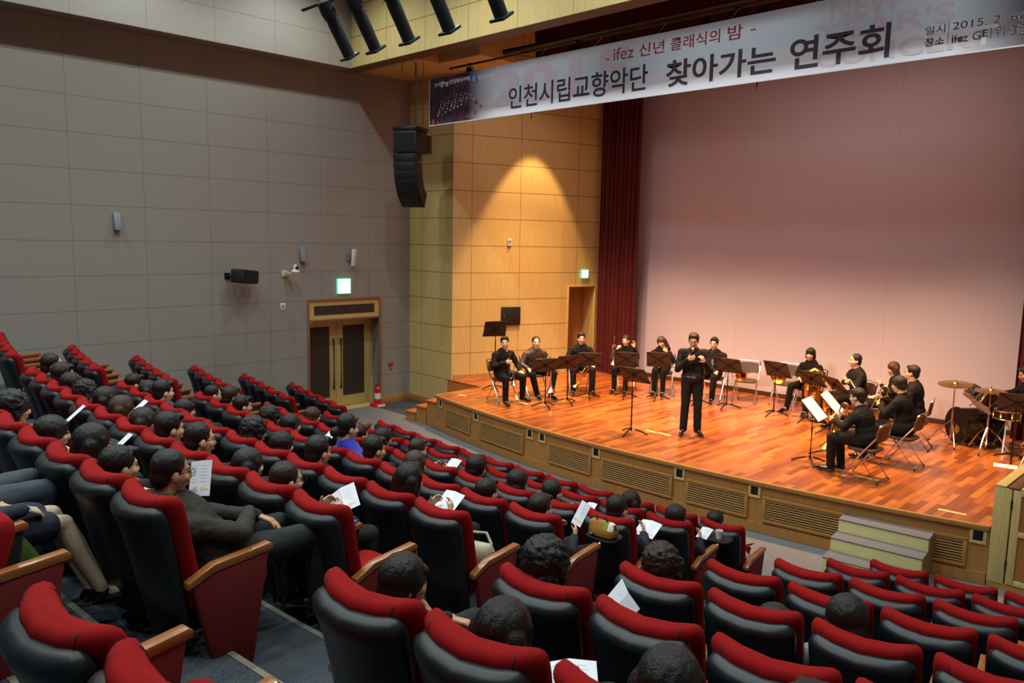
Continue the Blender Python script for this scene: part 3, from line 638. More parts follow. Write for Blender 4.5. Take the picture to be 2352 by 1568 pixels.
def hair(root, c, fr, kind, mat, s=1.0, vox=0.009, name='hair'):
    f, u, r = fr; c = V(c); R = Matrix((r, f, u)).transposed().to_4x4(); P = lambda a, b, h: c + r * a * s + f * b * s + u * h * s
    m = MB(); e = lambda p, x: m.ell(P(*p), [k * s * 1.05 for k in x], R, 18, 12)
    amp, fs = 0.0035, (90, 90, 10)
    if kind in ('short', 'crop', 'balding'):
        k = 0.0 if kind == 'short' else -0.004
        e((0, -0.024, 0.043), (0.083 + k, 0.092 + k, 0.089 + k)); e((0, -0.058, -0.022), (0.066, 0.048, 0.062))
        for q in (-1, 1): m.cap(P(q * 0.073, 0.012, 0.03), P(q * 0.074, 0.012, -0.008), 0.011 * s, 0.006 * s, 6)
        if kind == 'short': m.cap(P(-0.03, 0.058, 0.10), P(0.035, 0.06, 0.098), 0.020 * s, 0.024 * s, 8)
    elif kind == 'bowl':
        e((0, -0.012, 0.038), (0.089, 0.098, 0.096)); e((0, -0.045, -0.02), (0.08, 0.064, 0.07)); m.cap(P(-0.045, 0.062, 0.065), P(0.045, 0.062, 0.065), 0.026 * s, 0.026 * s, 10)
        for q in (-1, 1): m.cap(P(q * 0.077, 0.02, 0.04), P(q * 0.079, 0.0, -0.035), 0.018 * s, 0.014 * s, 8)
    elif kind == 'bob':
        e((0, -0.014, 0.036), (0.092, 0.10, 0.097)); e((0, -0.05, -0.045), (0.092, 0.062, 0.085))
        for q in (-1, 1): m.cap(P(q * 0.08, -0.002, 0.05), P(q * 0.088, -0.014, -0.08), 0.018 * s, 0.018 * s, 8)
        m.cap(P(-0.045, 0.062, 0.075), P(0.045, 0.062, 0.075), 0.022 * s, 0.022 * s, 10)
    elif kind in ('long', 'verylong'):
        e((0, -0.014, 0.036), (0.089, 0.098, 0.096)); L = 0.24 if kind == 'long' else 0.36
        for q in (-0.062, -0.03, 0, 0.03, 0.062): m.cap(P(q, -0.045, 0.01), P(q * 1.25, -0.075, -L), 0.05 * s, 0.026 * s, 10)
        for q in (-1, 1): m.cap(P(q * 0.074, 0.016, 0.045), P(q * 0.09, -0.02, -L * 0.8), 0.024 * s, 0.02 * s, 8)
        fs = (80, 80, 5)
    elif kind == 'bun':
        e((0, -0.02, 0.036), (0.082, 0.093, 0.092)); e((0, -0.06, -0.02), (0.064, 0.045, 0.055)); e((0, -0.135, -0.035), (0.042, 0.04, 0.042)); m.cap(P(0, -0.08, -0.02), P(0, -0.125, -0.035), 0.03 * s, 0.028 * s, 8)
    elif kind == 'ponytail':
        e((0, -0.02, 0.036), (0.082, 0.094, 0.092)); e((0, -0.06, -0.015), (0.064, 0.045, 0.055)); m.tube([P(0, -0.095, 0.02), P(0, -0.135, 0.0), P(0, -0.14, -0.08), P(0, -0.12, -0.17)], [0.022 * s, 0.03 * s, 0.03 * s, 0.012 * s], 10); fs = (80, 80, 5)
    elif kind in ('curly', 'perm'):
        b = 0.014 if kind == 'curly' else 0.004
        e((0, -0.022, 0.04), (0.092 + b, 0.10 + b, 0.098 + b)); e((0, -0.055, -0.05), (0.09 + b, 0.062 + b, 0.085 if kind == 'curly' else 0.06))
        for q in (-1, 1): m.cap(P(q * 0.08, 0.02, 0.05), P(q * 0.088, 0.0, -0.06 if kind == 'curly' else -0.02), 0.03 * s, 0.026 * s, 8)
        amp, fs = 0.011, (38, 38, 38)
    Ri = R.inverted()
    def disp(co):
        q = Ri @ (co - c)
        v = noise.noise(V((q.x * fs[0], q.y * fs[1], q.z * fs[2])))
        if kind in ('curly', 'perm'): v += 0.6 * noise.noise(q * 90)
        return amp * s * v
    return remesh(m, name, mat, root, vox * s, 1, disp)

def limb_pts(J, k): return [V(J[q]) for q in k]
def body_mesh(J, fr, s=1.0, male=True, fine=0.011, skin=SKIN, root=None, hands=None, bare=False):
    m = MB(); k = -0.012
    pel, che, nck = V(J['pel']), V(J['che']), V(J['nck'])
    m.cap(pel, che, 0.10, 0.098, 14); m.cap(che, nck - V((0, 0, 0.05)), 0.09, 0.062, 14)
    head(m, J['hd'], fr, s, male); hc = V(J['hd']); f, u, r = fr
    m.cap(hc - f * 0.025 - u * 0.09, nck - V((0, 0, 0.03)), 0.052, 0.06, 14)
    for q in 'LR':
        sh, el, wr, hp, kn, an = [V(J[x + q]) for x in ('sh', 'el', 'wr', 'hp', 'kn', 'an')]
        m.cap(V((che.x * 0.5 + sh.x * 0.5, che.y * 0.5 + sh.y * 0.5, che.z * 0.4 + sh.z * 0.6)), sh, 0.07, 0.05, 12)
        m.cap(sh, el, 0.046, 0.037, 12); m.cap(el, wr, 0.037, 0.026, 12)
        m.cap(pel, hp, 0.11, 0.085, 12); m.cap(hp, kn, 0.078, 0.052, 12); m.cap(kn, kn + (an - kn) * 0.3, 0.05, 0.054, 12); m.cap(kn + (an - kn) * 0.3, an, 0.054, 0.034, 12)
        ft = V(J.get('toe' + q, an + V((0, 0.17, -0.05)))); m.cap(an, ft, 0.03, 0.022, 10)
        h = (hands or {}).get(q)
        if h: hand(m, wr, h[0], h[1], h[2], h[3], 0.98 if male else 0.9)
        else: m.cap(wr, wr + (wr - el).normalized() * 0.08, 0.028, 0.022, 10)
    return remesh(m, 'body', skin, root, fine, 2)
def jacket(J, root, mat, male=True, name='jacket', collar=True, vox=0.012, fat=1.0, skirt=True, lapel=False):
    m = MB(); pel, che, nck = V(J['pel']), V(J['che']), V(J['nck'])
    b = 1.0 if male else 0.88
    up = (nck - pel).normalized(); r = (V(J['shR']) - V(J['shL'])).normalized(); f = up.cross(r).normalized()
    R = Matrix((r, f, up)).transposed().to_4x4()
    m.ell(che + up * 0.02, (0.185 * b * fat, 0.128 * b * fat, 0.2), R, 18, 12); m.ell(pel * 0.55 + che * 0.45, (0.172 * b * fat, 0.128 * b * fat, 0.17), R, 18, 12)
    if skirt: m.ell(pel + up * 0.03, (0.19 * b * fat, 0.145 * b * fat, 0.13), R, 18, 12)
    m.cap(che + up * 0.1, nck - up * 0.015, 0.1 * b, 0.066, 14)
    for q in 'LR':
        sh, el, wr = V(J['sh' + q]), V(J['el' + q]), V(J['wr' + q])
        m.cap(nck - up * 0.05, sh, 0.062, 0.072 * b, 12); m.cap(che + up * 0.05, sh - up * 0.03, 0.1, 0.075 * b, 12)
        m.cap(sh, el, 0.069 * b, 0.056 * b, 12); m.cap(el, wr - (wr - el).normalized() * 0.015, 0.056 * b, 0.042 * b, 12)
    if collar:
        for k in range(12):
            a = 2 * PI * k / 12; m.ell(nck + r * 0.06 * math.cos(a) + f * 0.062 * math.sin(a) + up * (0.018 - 0.022 * math.sin(a)), (0.02, 0.02, 0.026), None, 8, 6)
    wr_ = lambda co: 0.005 * noise.noise(V((co.x * 14, co.y * 14, co.z * 30))) + 0.003 * noise.noise(V((co.x * 34, co.y * 34, co.z * 60)))
    o = remesh(m, name, mat, root, vox, 2, wr_)
    if lapel:
        for s in (-1, 1):
            m = MB(); q = [nck + r * s * 0.066 + f * 0.03 + up * 0.01, nck + r * s * 0.07 + f * 0.072 - up * 0.05, che + up * 0.05 + r * s * 0.062 + f * 0.118 * fat, che - up * 0.07 + r * s * 0.014 + f * 0.134 * fat]
            m.cap(q[0], q[1], 0.02, 0.022, 8); m.cap(q[1], q[2], 0.022, 0.024, 8); m.cap(q[2], q[3], 0.022, 0.009, 8)
            m.build('lapel', M('lapel_cloth', '#2b2521', 0.6), root)
    return o
def trousers(J, root, mat, male=True, vox=0.012, flare=0.0):
    m = MB(); pel = V(J['pel']); b = 1.0 if male else 0.9
    m.ell(pel, (0.178 * b, 0.145, 0.125), None, 16, 10)
    for q in 'LR':
        hp, kn, an = V(J['hp' + q]), V(J['kn' + q]), V(J['an' + q])
        m.cap(pel, hp, 0.125 * b, 0.102 * b, 12); m.cap(hp, kn, 0.1 * b, 0.071 * b, 14); e = an + (kn - an).normalized() * 0.015
        m.cap(kn, e, 0.07 * b, 0.056 * b + flare, 14)
    wr_ = lambda co: 0.004 * noise.noise(V((co.x * 16, co.y * 16, co.z * 16)))
    return remesh(m, 'trousers', mat, root, vox, 2, wr_)
def shoes(J, root, mat=None):
    for q in 'LR':
        an = V(J['an' + q]); toe = V(J.get('toe' + q, an + V((0, 0.17, -0.05)))); d = toe - an; d.z = 0; d.normalize(); z0 = min(toe.z, an.z - 0.06)
        m = MB(); b = V((an.x, an.y, 0)) - d * 0.035 + V((0, 0, z0 + 0.012)); sl = (toe.z - 0.0) - (an.z - 0.05)
        t = V((toe.x, toe.y, z0 + 0.02)) + d * 0.03
        m.cap(b + V((0, 0, 0.018)), t - d * 0.07 + V((0, 0, 0.008)), 0.034, 0.04, 12); m.cap(t - d * 0.08, t, 0.04, 0.026, 12); m.cap(b + V((0, 0, 0.02)), an, 0.036, 0.036, 12)
        o = remesh(m, 'shoe', mat or SHOE, root, 0.008, 2)
def shirt_front(J, root, mat, name='shirt'):
    pel, che, nck = V(J['pel']), V(J['che']), V(J['nck']); up = (nck - pel).normalized(); r = (V(J['shR']) - V(J['shL'])).normalized(); f = up.cross(r).normalized()
    m = MB(); m.cap(nck + f * 0.035 - up * 0.02, che + f * 0.095 - up * 0.02, 0.048, 0.042, 10); m.cap(che + f * 0.09, pel * 0.6 + che * 0.4 + f * 0.1, 0.042, 0.03, 10)
    for k in range(12):
        a = 2 * PI * k / 12; m.ell(nck + r * 0.052 * math.cos(a) + f * 0.056 * math.sin(a) + up * 0.02, (0.016, 0.016, 0.03), None, 8, 6)
    return remesh(m, name, mat, root, 0.01, 2)

def seated(hd=(0, 0.12, 1.22), lean=0.0, seat=0.45, knee=0.16, feet=((-0.14, 0.50), (0.14, 0.50)), sh=0.19, spine=None):
    """joints of a person sitting on a chair; +Y is where they face, right hand on +X"""
    J = {'pel': V((0, 0.02, seat + 0.10)), 'hd': V(hd)}
    nk = V(hd) + V((0, -0.035, -0.165)); J['nck'] = nk; J['che'] = J['pel'].lerp(nk, 0.66) + V((0, -0.015, 0))
    for q, s in (('L', -1), ('R', 1)):
        J['sh' + q] = nk + V((s * sh, -0.01, -0.075)); J['hp' + q] = V((s * 0.09, 0.06, seat + 0.085)); fx, fy = feet[0 if s < 0 else 1][:2]
        J['kn' + q] = V((s * knee, 0.46, seat + 0.06)); J['an' + q] = V((fx, fy, 0.085)); J['toe' + q] = V((fx * 1.15, fy + 0.17, 0.025))
        J['el' + q] = V((s * (sh + 0.06), 0.06, seat + 0.27)); J['wr' + q] = V((s * 0.16, 0.34, seat + 0.18))
    return J
def on_knee(s, curl=0.35): return (V((-s * 0.15, 0.9, -0.35)), V((0, -0.3, -1)), V((-s, 0, 0)), curl)
# ---------------------------------------------------------------- stage furniture and instruments
GREYSEAT = M('grey_vinyl_chair', '#4a4038', 0.6); BROWNSEAT = M('brown_vinyl_chair', '#4a2a1e', 0.55)
def face(dx, dy): return math.atan2(-dx, dy)
def folding_chair(x, y, rz, label, mat=BROWNSEAT, group='folding chairs on the stage'):
    t = thing('folding_chair', label, 'folding chair', (x, y, SH), rz, group)
    w = 0.215
    m = MB(); loops = []
    for i in range(7):
        u = -1 + i / 3; loops.append([V((u * 0.19, -0.155 - 0.02 * (1 - u * u), 0.56)), V((u * 0.195, -0.17 - 0.02 * (1 - u * u), 0.66)), V((u * (0.19 if abs(u) < .9 else 0.18), -0.185 - 0.02 * (1 - u * u), 0.77 - 0.015 * u * u)), V((u * 0.18, -0.2 - 0.02 * (1 - u * u), 0.77 - 0.015 * u * u)), V((u * 0.195, -0.187 - 0.02 * (1 - u * u), 0.66)), V((u * 0.19, -0.172 - 0.02 * (1 - u * u), 0.56))])
    m.loft(loops); m.build('backrest', mat, t, angle=50)
    m = MB(); m.loft([[V((xx, yy, z)) for xx, yy in [(a, b + 0.04) for a, b in rrect(0.40 * k, 0.40 * k, 20)]] for z, k in ((0.405, 0.95), (0.415, 1.0), (0.435, 1.0), (0.445, 0.95))]); m.build('seat', mat, t, angle=50)
    for s in (-1, 1):
        m = MB(); m.tube([(s * w, -0.205, 0.79), (s * w, -0.17, 0.62), (s * w, 0.0, 0.40), (s * w, 0.27, 0.012)], 0.0115, 8); m.build('front_leg', CHROME, t)
        m = MB(); m.tube([(s * (w - 0.025), 0.10, 0.41), (s * (w - 0.025), -0.22, 0.012)], 0.011, 8); m.build('rear_leg', CHROME, t)
    m = MB(); m.tube([(-w, -0.205, 0.785), (-w + 0.03, -0.215, 0.80), (w - 0.03, -0.215, 0.80), (w, -0.205, 0.785)], 0.0115, 8); m.build('top_rail', CHROME, t)
    m = MB(); m.cyl((-w, 0.2, 0.11), (w, 0.2, 0.11), 0.009, n=8); m.cyl((-w + 0.025, -0.2, 0.03), (w - 0.025, -0.2, 0.03), 0.011, n=8); m.cyl((-w, 0.08, 0.40), (w, 0.08, 0.40), 0.009, n=8); m.build('cross_rail', CHROME, t)
    for s in (-1, 1):
        for yy, ww in ((0.27, w), (-0.22, w - 0.025)):
            m = MB(); m.cyl((s * ww, yy, 0.0), (s * ww, yy, 0.03), 0.014, n=8); m.build('rubber_foot', SEATBL, t)
    return t
DESKM = M('brown_black_desk', '#2a1a14', 0.5, bump=0.2, bscale=200)
def music_stand(x, y, rz, h, label, tilt=0.5, sheets=0, group='music stands on the stage', base=True):
    """the desk front faces local +Y, the ribbed back faces -Y"""
    t = thing('music_stand', label, 'music stand', (x, y, SH), rz, group)
    m = MB()
    for k in range(3):
        a = 2 * PI * k / 3 + 0.5; d = V((math.cos(a), math.sin(a), 0))
        m.tube([V((0, 0, 0.095)), d * 0.07 + V((0, 0, 0.085)), d * 0.17 + V((0, 0, 0.05)), d * 0.27 + V((0, 0, 0.008))], [0.013, 0.014, 0.013, 0.011], 8)
    m.cyl((0, 0, 0.06), (0, 0, 0.11), 0.02); m.build('tripod_base', BLACKM, t)
    m = MB(); m.cyl((0, 0, 0.08), (0, 0, h - 0.25), 0.0125); m.cyl((0, 0, h - 0.26), (0, 0, h - 0.02), 0.009); m.build('pole', BLACKM, t)
    R = T(0, 0.02, h) @ RX(tilt)                      # desk plane local xz
    m = MB(); W0, W1, H = 0.25, 0.235, 0.165
    loops = []
    for i in range(9):
        u = -1 + i / 4; top = H + 0.022 * (1 - u * u); bow = 0.012 * (u * u)
        loops.append([R @ V((u * W0, bow, -H)), R @ V((u * W1, bow, top)), R @ V((u * W1, bow + 0.005, top)), R @ V((u * W0, bow + 0.005, -H))])
    m.loft(loops); m.build('desk', DESKM, t, angle=60)
    m = MB(); m.add([R @ V(p) for p in ((-W0, 0, -H), (W0, 0, -H), (W0, 0.055, -H), (-W0, 0.055, -H), (-W0, 0, -H - 0.004), (W0, 0, -H - 0.004), (W0, 0.055, -H - 0.004), (-W0, 0.055, -H - 0.004))], [(0, 1, 2, 3), (4, 7, 6, 5), (0, 4, 5, 1), (1, 5, 6, 2), (2, 6, 7, 3), (3, 7, 4, 0)]); m.build('lip', BLACKM, t, flat=True)
    m = MB()
    for a in (-1, 1):
        for b in (-1, 1): m.tube([R @ V((0, -0.016, 0)), R @ V((a * W1 * 0.97, -0.003, b * H * 0.97))], 0.007, 6)
    m.tube([R @ V((-W1, 0, H)), R @ V((-0.12, -0.004, H + 0.014)), R @ V((0, -0.006, H + 0.02)), R @ V((0.12, -0.004, H + 0.014)), R @ V((W1, 0, H))], 0.007, 6)
    m.cyl(R @ V((0, -0.03, 0)), R @ V((0, 0, 0)), 0.03, n=12); m.cyl((0, 0, h - 0.06), R @ V((0, -0.02, 0)), 0.011); m.build('desk_ribs', BLACKM, t)
    for k in range(sheets):
        m = MB(); x0 = -0.225 if (sheets > 1 and k == 0) else (0.005 if sheets > 1 else -0.2); x1 = x0 + (0.21 if sheets > 1 else 0.4)
        m.add([R @ V(p) for p in ((x0, 0.02, -H + 0.002), (x1, 0.02, -H + 0.002), (x1, 0.017, H + 0.05), (x0, 0.017, H + 0.05), (x0, 0.022, -H + 0.002), (x1, 0.022, -H + 0.002), (x1, 0.019, H + 0.05), (x0, 0.019, H + 0.05))], [(3, 2, 1, 0), (4, 5, 6, 7), (0, 1, 5, 4), (1, 2, 6, 5), (2, 3, 7, 6), (3, 0, 4, 7)])
        sh = m.build('sheet_music', PAPER, None, flat=True); sh.matrix_world = t.matrix_basis.copy()
        setp(sh, 'white sheet music%s on the %s' % ((' %s page' % ('left', 'right')[k]) if sheets > 1 else '', label.split(',')[0].replace('black ', '')), 'sheet music', 'sheet music on the stands')
    return t
def flare(r0, r1, L, n=14):
    return [(r0 + (r1 - r0) * (i / (n - 1)) ** 4.5, L * i / (n - 1)) for i in range(n)]
def axis_m(p, d):
    x, y, z = frame(d); return Matrix(((x.x, y.x, z.x, p[0]), (x.y, y.y, z.y, p[1]), (x.z, y.z, z.z, p[2]), (0, 0, 0, 1)))
def put(t, p, d, up=(0, 0, 1)):
    """place instrument so that local +Z runs along d"""
    x, y, z = frame(d, up); t.matrix_world = Matrix(((x.x, y.x, z.x, p[0]), (x.y, y.y, z.y, p[1]), (x.z, y.z, z.z, p[2]), (0, 0, 0, 1))); return t
def bell(m, prof, M_=None):
    M_ = M_ or Matrix(); inner = [(max(r - 0.0015, 0.001), z) for r, z in prof[::-1]]
    m.lathe(prof + inner, M_, 28, cap=False)
def trumpet(label, mat, p, d, up=(0, 0, 1), cat='trumpet', k=1.0):
    t = thing('trumpet', label, cat, (0, 0, 0)); 
    m = MB(); bell(m, [(r * k, z * k) for r, z in flare(0.0065, 0.062, 0.34)], T(0, 0, 0.02 * k)); m.build('bell', mat, t)
    m = MB(); q = [(0, 0, 0.03), (0, 0, -0.02)] + [(0.045 - 0.045 * math.cos(a), 0, -0.02 - 0.045 * math.sin(a)) for a in (0.5, 1.0, 1.57, 2.1, 2.6)] + [(0.09, 0, -0.0), (0.09, 0, 0.2)] + [(0.06 + 0.03 * math.cos(a), 0, 0.2 + 0.03 * math.sin(a)) for a in (0.5, 1.57, 2.6)] + [(0.03, 0, 0.17), (0.03, 0, 0.05)]
    m.tube([V(a) * k for a in q], 0.006 * k, 8); m.tube([V(a) * k for a in ((0.09, 0.012, 0.2), (0.09, 0.012, -0.18))], 0.006 * k, 8); m.build('tubing', mat, t)
    m = MB()
    for i in range(3): m.cyl(V((0.075, 0, 0.06 + 0.024 * i)) * k, V((-0.035, 0, 0.06 + 0.024 * i)) * k, 0.0105 * k); m.cyl(V((-0.035, 0, 0.06 + 0.024 * i)) * k, V((-0.055, 0, 0.06 + 0.024 * i)) * k, 0.005 * k)
    m.build('valves', mat, t)
    m = MB(); m.lathe([(0.005 * k, 0), (0.0065 * k, 0.04 * k), (0.012 * k, 0.055 * k), (0.013 * k, 0.065 * k), (0.009 * k, 0.066 * k)], T(0.09 * k, 0.012 * k, -0.18 * k) @ RX(PI), 14); m.build('mouthpiece', mat, t)
    return put(t, p, d, up)
def trombone(label, mat, p, d, up=(0, 0, 1), k=1.0):
    """local +Z points along the bell and slide"""
    t = thing('trombone', label, 'trombone', (0, 0, 0))
    m = MB(); bell(m, flare(0.009, 0.108, 0.44), T(0, 0, 0.0)); m.build('bell', mat, t)
    m = MB(); m.tube([(0, 0, 0.02), (0, 0, -0.22)] + [(0.05 - 0.05 * math.cos(a), 0, -0.22 - 0.05 * math.sin(a)) for a in (0.4, 0.8, 1.2, 1.57, 1.95, 2.35, 2.75)] + [(0.1, 0, -0.22), (0.1, 0, 0.02)], [0.009] * 2 + [0.0095] * 9, 10); m.cyl((0, 0, -0.12), (0.1, 0, -0.12), 0.005); m.cyl((0, 0, -0.02), (0.1, 0, -0.02), 0.005); m.build('tuning_slide', mat, t)
    m = MB(); m.tube([(0.1, 0, 0.0), (0.1, 0, 0.68)] + [(0.1, 0.04 - 0.04 * math.cos(a), 0.68 + 0.04 * math.sin(a)) for a in (0.5, 1.05, 1.57, 2.1, 2.6)] + [(0.1, 0.08, 0.68), (0.1, 0.08, -0.06)], 0.0075, 8); m.cyl((0.1, 0, 0.06), (0.1, 0.08, 0.06), 0.006); m.cyl((0.1, 0, 0.12), (0.1, 0.08, 0.12), 0.006); m.build('hand_slide', mat, t)
    m = MB(); m.lathe([(0.006, 0), (0.008, 0.05), (0.017, 0.07), (0.019, 0.085), (0.013, 0.086)], T(0.1, 0.08, -0.06) @ RX(PI), 14); m.build('mouthpiece', mat, t)
    return put(t, p, d, up)
def french_horn(label, mat, p, d, up=(0, 0, 1)):
    t = thing('french_horn', label, 'french horn', (0, 0, 0))
    m = MB(); bell(m, flare(0.02, 0.15, 0.34), T(0, 0, -0.1)); m.build('bell', mat, t)
    m = MB()
    for R_, o, rr in ((0.145, 0.0, 0.010), (0.12, 0.025, 0.008), (0.10, -0.02, 0.007)): m.tube([(0.13 + R_ * math.cos(a), o, -0.05 + R_ * math.sin(a)) for a in [2 * PI * i / 28 for i in range(28)]], rr, 8, closed=True)
    m.tube([(0, 0, -0.09), (0.02, 0, -0.16), (0.08, 0, -0.19), (0.14, 0.0, -0.195)], [0.02, 0.016, 0.013, 0.011], 10); m.build('coils', mat, t)
    m = MB()
    for i in range(4): m.cyl((0.08 + 0.036 * i, -0.03, -0.05), (0.08 + 0.036 * i, 0.04, -0.05), 0.016)
    m.build('valves', mat, t)
    return put(t, p, d, up)
def tuba(label, mat, p, d, up=(0, 0, 1), k=1.0):
    t = thing('tuba', label, 'tuba', (0, 0, 0))
    m = MB(); bell(m, [(r * k, z * k) for r, z in [(0.045, 0), (0.055, 0.12), (0.065, 0.25), (0.08, 0.36), (0.10, 0.44), (0.13, 0.5), (0.17, 0.535), (0.2, 0.55)]], T(0, 0, 0.38 * k)); m.build('bell', mat, t)
    def ov(a, b, c, z): return [(c + a * math.cos(t_), 0.0, z + b * math.sin(t_)) for t_ in [2 * PI * i / 30 for i in range(30)]]
    m = MB(); m.tube([V(q) * k for q in [(0, 0, 0.4), (0, 0, 0.2), (0.03, 0, 0.08), (0.12, 0, 0.03), (0.21, 0, 0.08), (0.24, 0, 0.2), (0.24, 0, 0.5), (0.2, 0, 0.6), (0.13, 0, 0.63)]], [0.046 * k, 0.05 * k, 0.055 * k, 0.055 * k, 0.05 * k, 0.045 * k, 0.036 * k, 0.03 * k, 0.026 * k], 14)
    for a, b, c, z, rr, yo in ((0.085, 0.19, 0.12, 0.34, 0.016, -0.06), (0.065, 0.15, 0.12, 0.34, 0.012, -0.085), (0.1, 0.22, 0.12, 0.34, 0.018, 0.05)): m.tube([V((x, yo, zz)) * k for x, _, zz in ov(a, b, c, z)], rr * k, 10, closed=True)
    m.build('branch_tubing', mat, t)
    m = MB()
    for i in range(4): m.cyl(V((0.05 + 0.042 * i, -0.1, 0.24)) * k, V((0.05 + 0.042 * i, -0.1, 0.44)) * k, 0.017 * k); m.cyl(V((0.05 + 0.042 * i, -0.1, 0.44)) * k, V((0.05 + 0.042 * i, -0.1, 0.48)) * k, 0.008 * k)
    m.build('valves', mat, t)
    m = MB(); m.tube([V(q) * k for q in ((0.2, -0.08, 0.5), (0.1, -0.18, 0.56), (0.02, -0.22, 0.56))], 0.008 * k, 8); m.cyl(V((0.02, -0.22, 0.56)) * k, V((-0.05, -0.235, 0.55)) * k, 0.012 * k, 0.018 * k); m.build('leadpipe', mat, t)
    return put(t, p, d, up)
def flute(label, p, d):
    t = thing('flute', label, 'flute', (0, 0, 0))
    m = MB(); m.cyl((0, 0, -0.33), (0, 0, 0.33), 0.0095, n=12); m.build('tube', SILVER, t)
    m = MB()
    for i in range(13): m.cyl((0, 0.008, -0.12 + 0.033 * i), (0, 0.015, -0.12 + 0.033 * i), 0.009, n=10)
    m.cyl((0.008, 0.012, -0.14), (0.008, 0.012, 0.3), 0.0025, n=6); m.build('keys', SILVER, t)
    m = MB(); m.ell((0, 0.008, -0.28), (0.012, 0.006, 0.018)); m.build('lip_plate', SILVER, t)
    return put(t, p, d)
# ---- drum kit
DRUMK = M('black_lacquer_drum', '#0d0b0b', 0.18, coat=0.6); HEADW = M('drum_head', '#d9d4ca', 0.5)
CYMB = M('bronze_cymbal', '#c79a4a', 0.28, metal=1.0, var=0.1, vscale=40)
def drum(name, label, c, d, R_, L, frontmat, cat, lugs=8, rear=HEADW):
    t = thing(name, label, cat, (0, 0, 0)); m = MB(); m.lathe([(R_, -L / 2), (R_, L / 2)], n=36); m.build('shell', DRUMK, t)
    for s, mt in ((1, frontmat), (-1, rear)):
        m = MB(); m.lathe([(R_ * 0.97, s * (L / 2)), (R_ * 0.97, s * (L / 2 + 0.004))], n=36); m.build('drum_head', mt, t)
        m = MB(); m.tube([((R_ + 0.008) * math.cos(a), (R_ + 0.008) * math.sin(a), s * (L / 2 - 0.004)) for a in [2 * PI * i / 36 for i in range(36)]], 0.011, 8, closed=True); m.build('hoop', CHROME if R_ < 0.25 else DRUMK, t)
    m = MB()
    for i in range(lugs):
        a = 2 * PI * i / lugs + 0.2; x, y = (R_ + 0.014) * math.cos(a), (R_ + 0.014) * math.sin(a)
        m.cyl((x, y, -L / 2 - 0.01), (x, y, L / 2 + 0.01), 0.004, n=6); m.cyl((x, y, L / 2 - 0.075), (x, y, L / 2 - 0.035), 0.012, n=8); m.cyl((x, y, -L / 2 + 0.035), (x, y, -L / 2 + 0.075), 0.012, n=8)
    m.build('lugs', M('gold_lug', '#d8b060', 0.2, metal=1.0), t)
    return t, c, d
def cymbal(label, x, y, z, R_, tilt, legs_a=0.3, base=True, name='cymbal_stand', pair=False):
    t = thing(name, label, 'cymbal', (x, y, SH)); h = z - SH
    prof = [(0.004, 0.028), (0.03, 0.026), (0.045, 0.012), (R_ * 0.5, 0.004), (R_, -0.012), (R_, -0.0135), (0.045, 0.010), (0.004, 0.026)]
    for k in range(2 if pair else 1):
        m = MB(); m.lathe(prof, T(0, 0, h - 0.035 * k) @ RX(tilt) @ (RX(PI) if k else Matrix()), 36, cap=False); m.build('cymbal', CYMB, t)
    m = MB(); m.cyl((0, 0, 0.09), (0, 0, h + 0.06), 0.0085, n=8); m.cyl((0, 0, 0.09), (0, 0, h * 0.55), 0.013, n=10); m.build('pole', CHROME, t)
    for k in range(3):
        a = legs_a + 2 * PI * k / 3; d = V((math.cos(a), math.sin(a), 0))
        m = MB(); m.tube([V((0, 0, 0.40)), d * 0.16 + V((0, 0, 0.27)), d * 0.33 + V((0, 0, 0.02))], 0.011, 8); m.tube([V((0, 0, 0.12)), d * 0.19 + V((0, 0, 0.24))], 0.007, 6); m.build('leg', CHROME, t)
        m = MB(); m.cap(d * 0.31 + V((0, 0, 0.03)), d * 0.345 + V((0, 0, 0.014)), 0.015, 0.013, 8); m.build('rubber_foot', SEATBL, t)
    return t
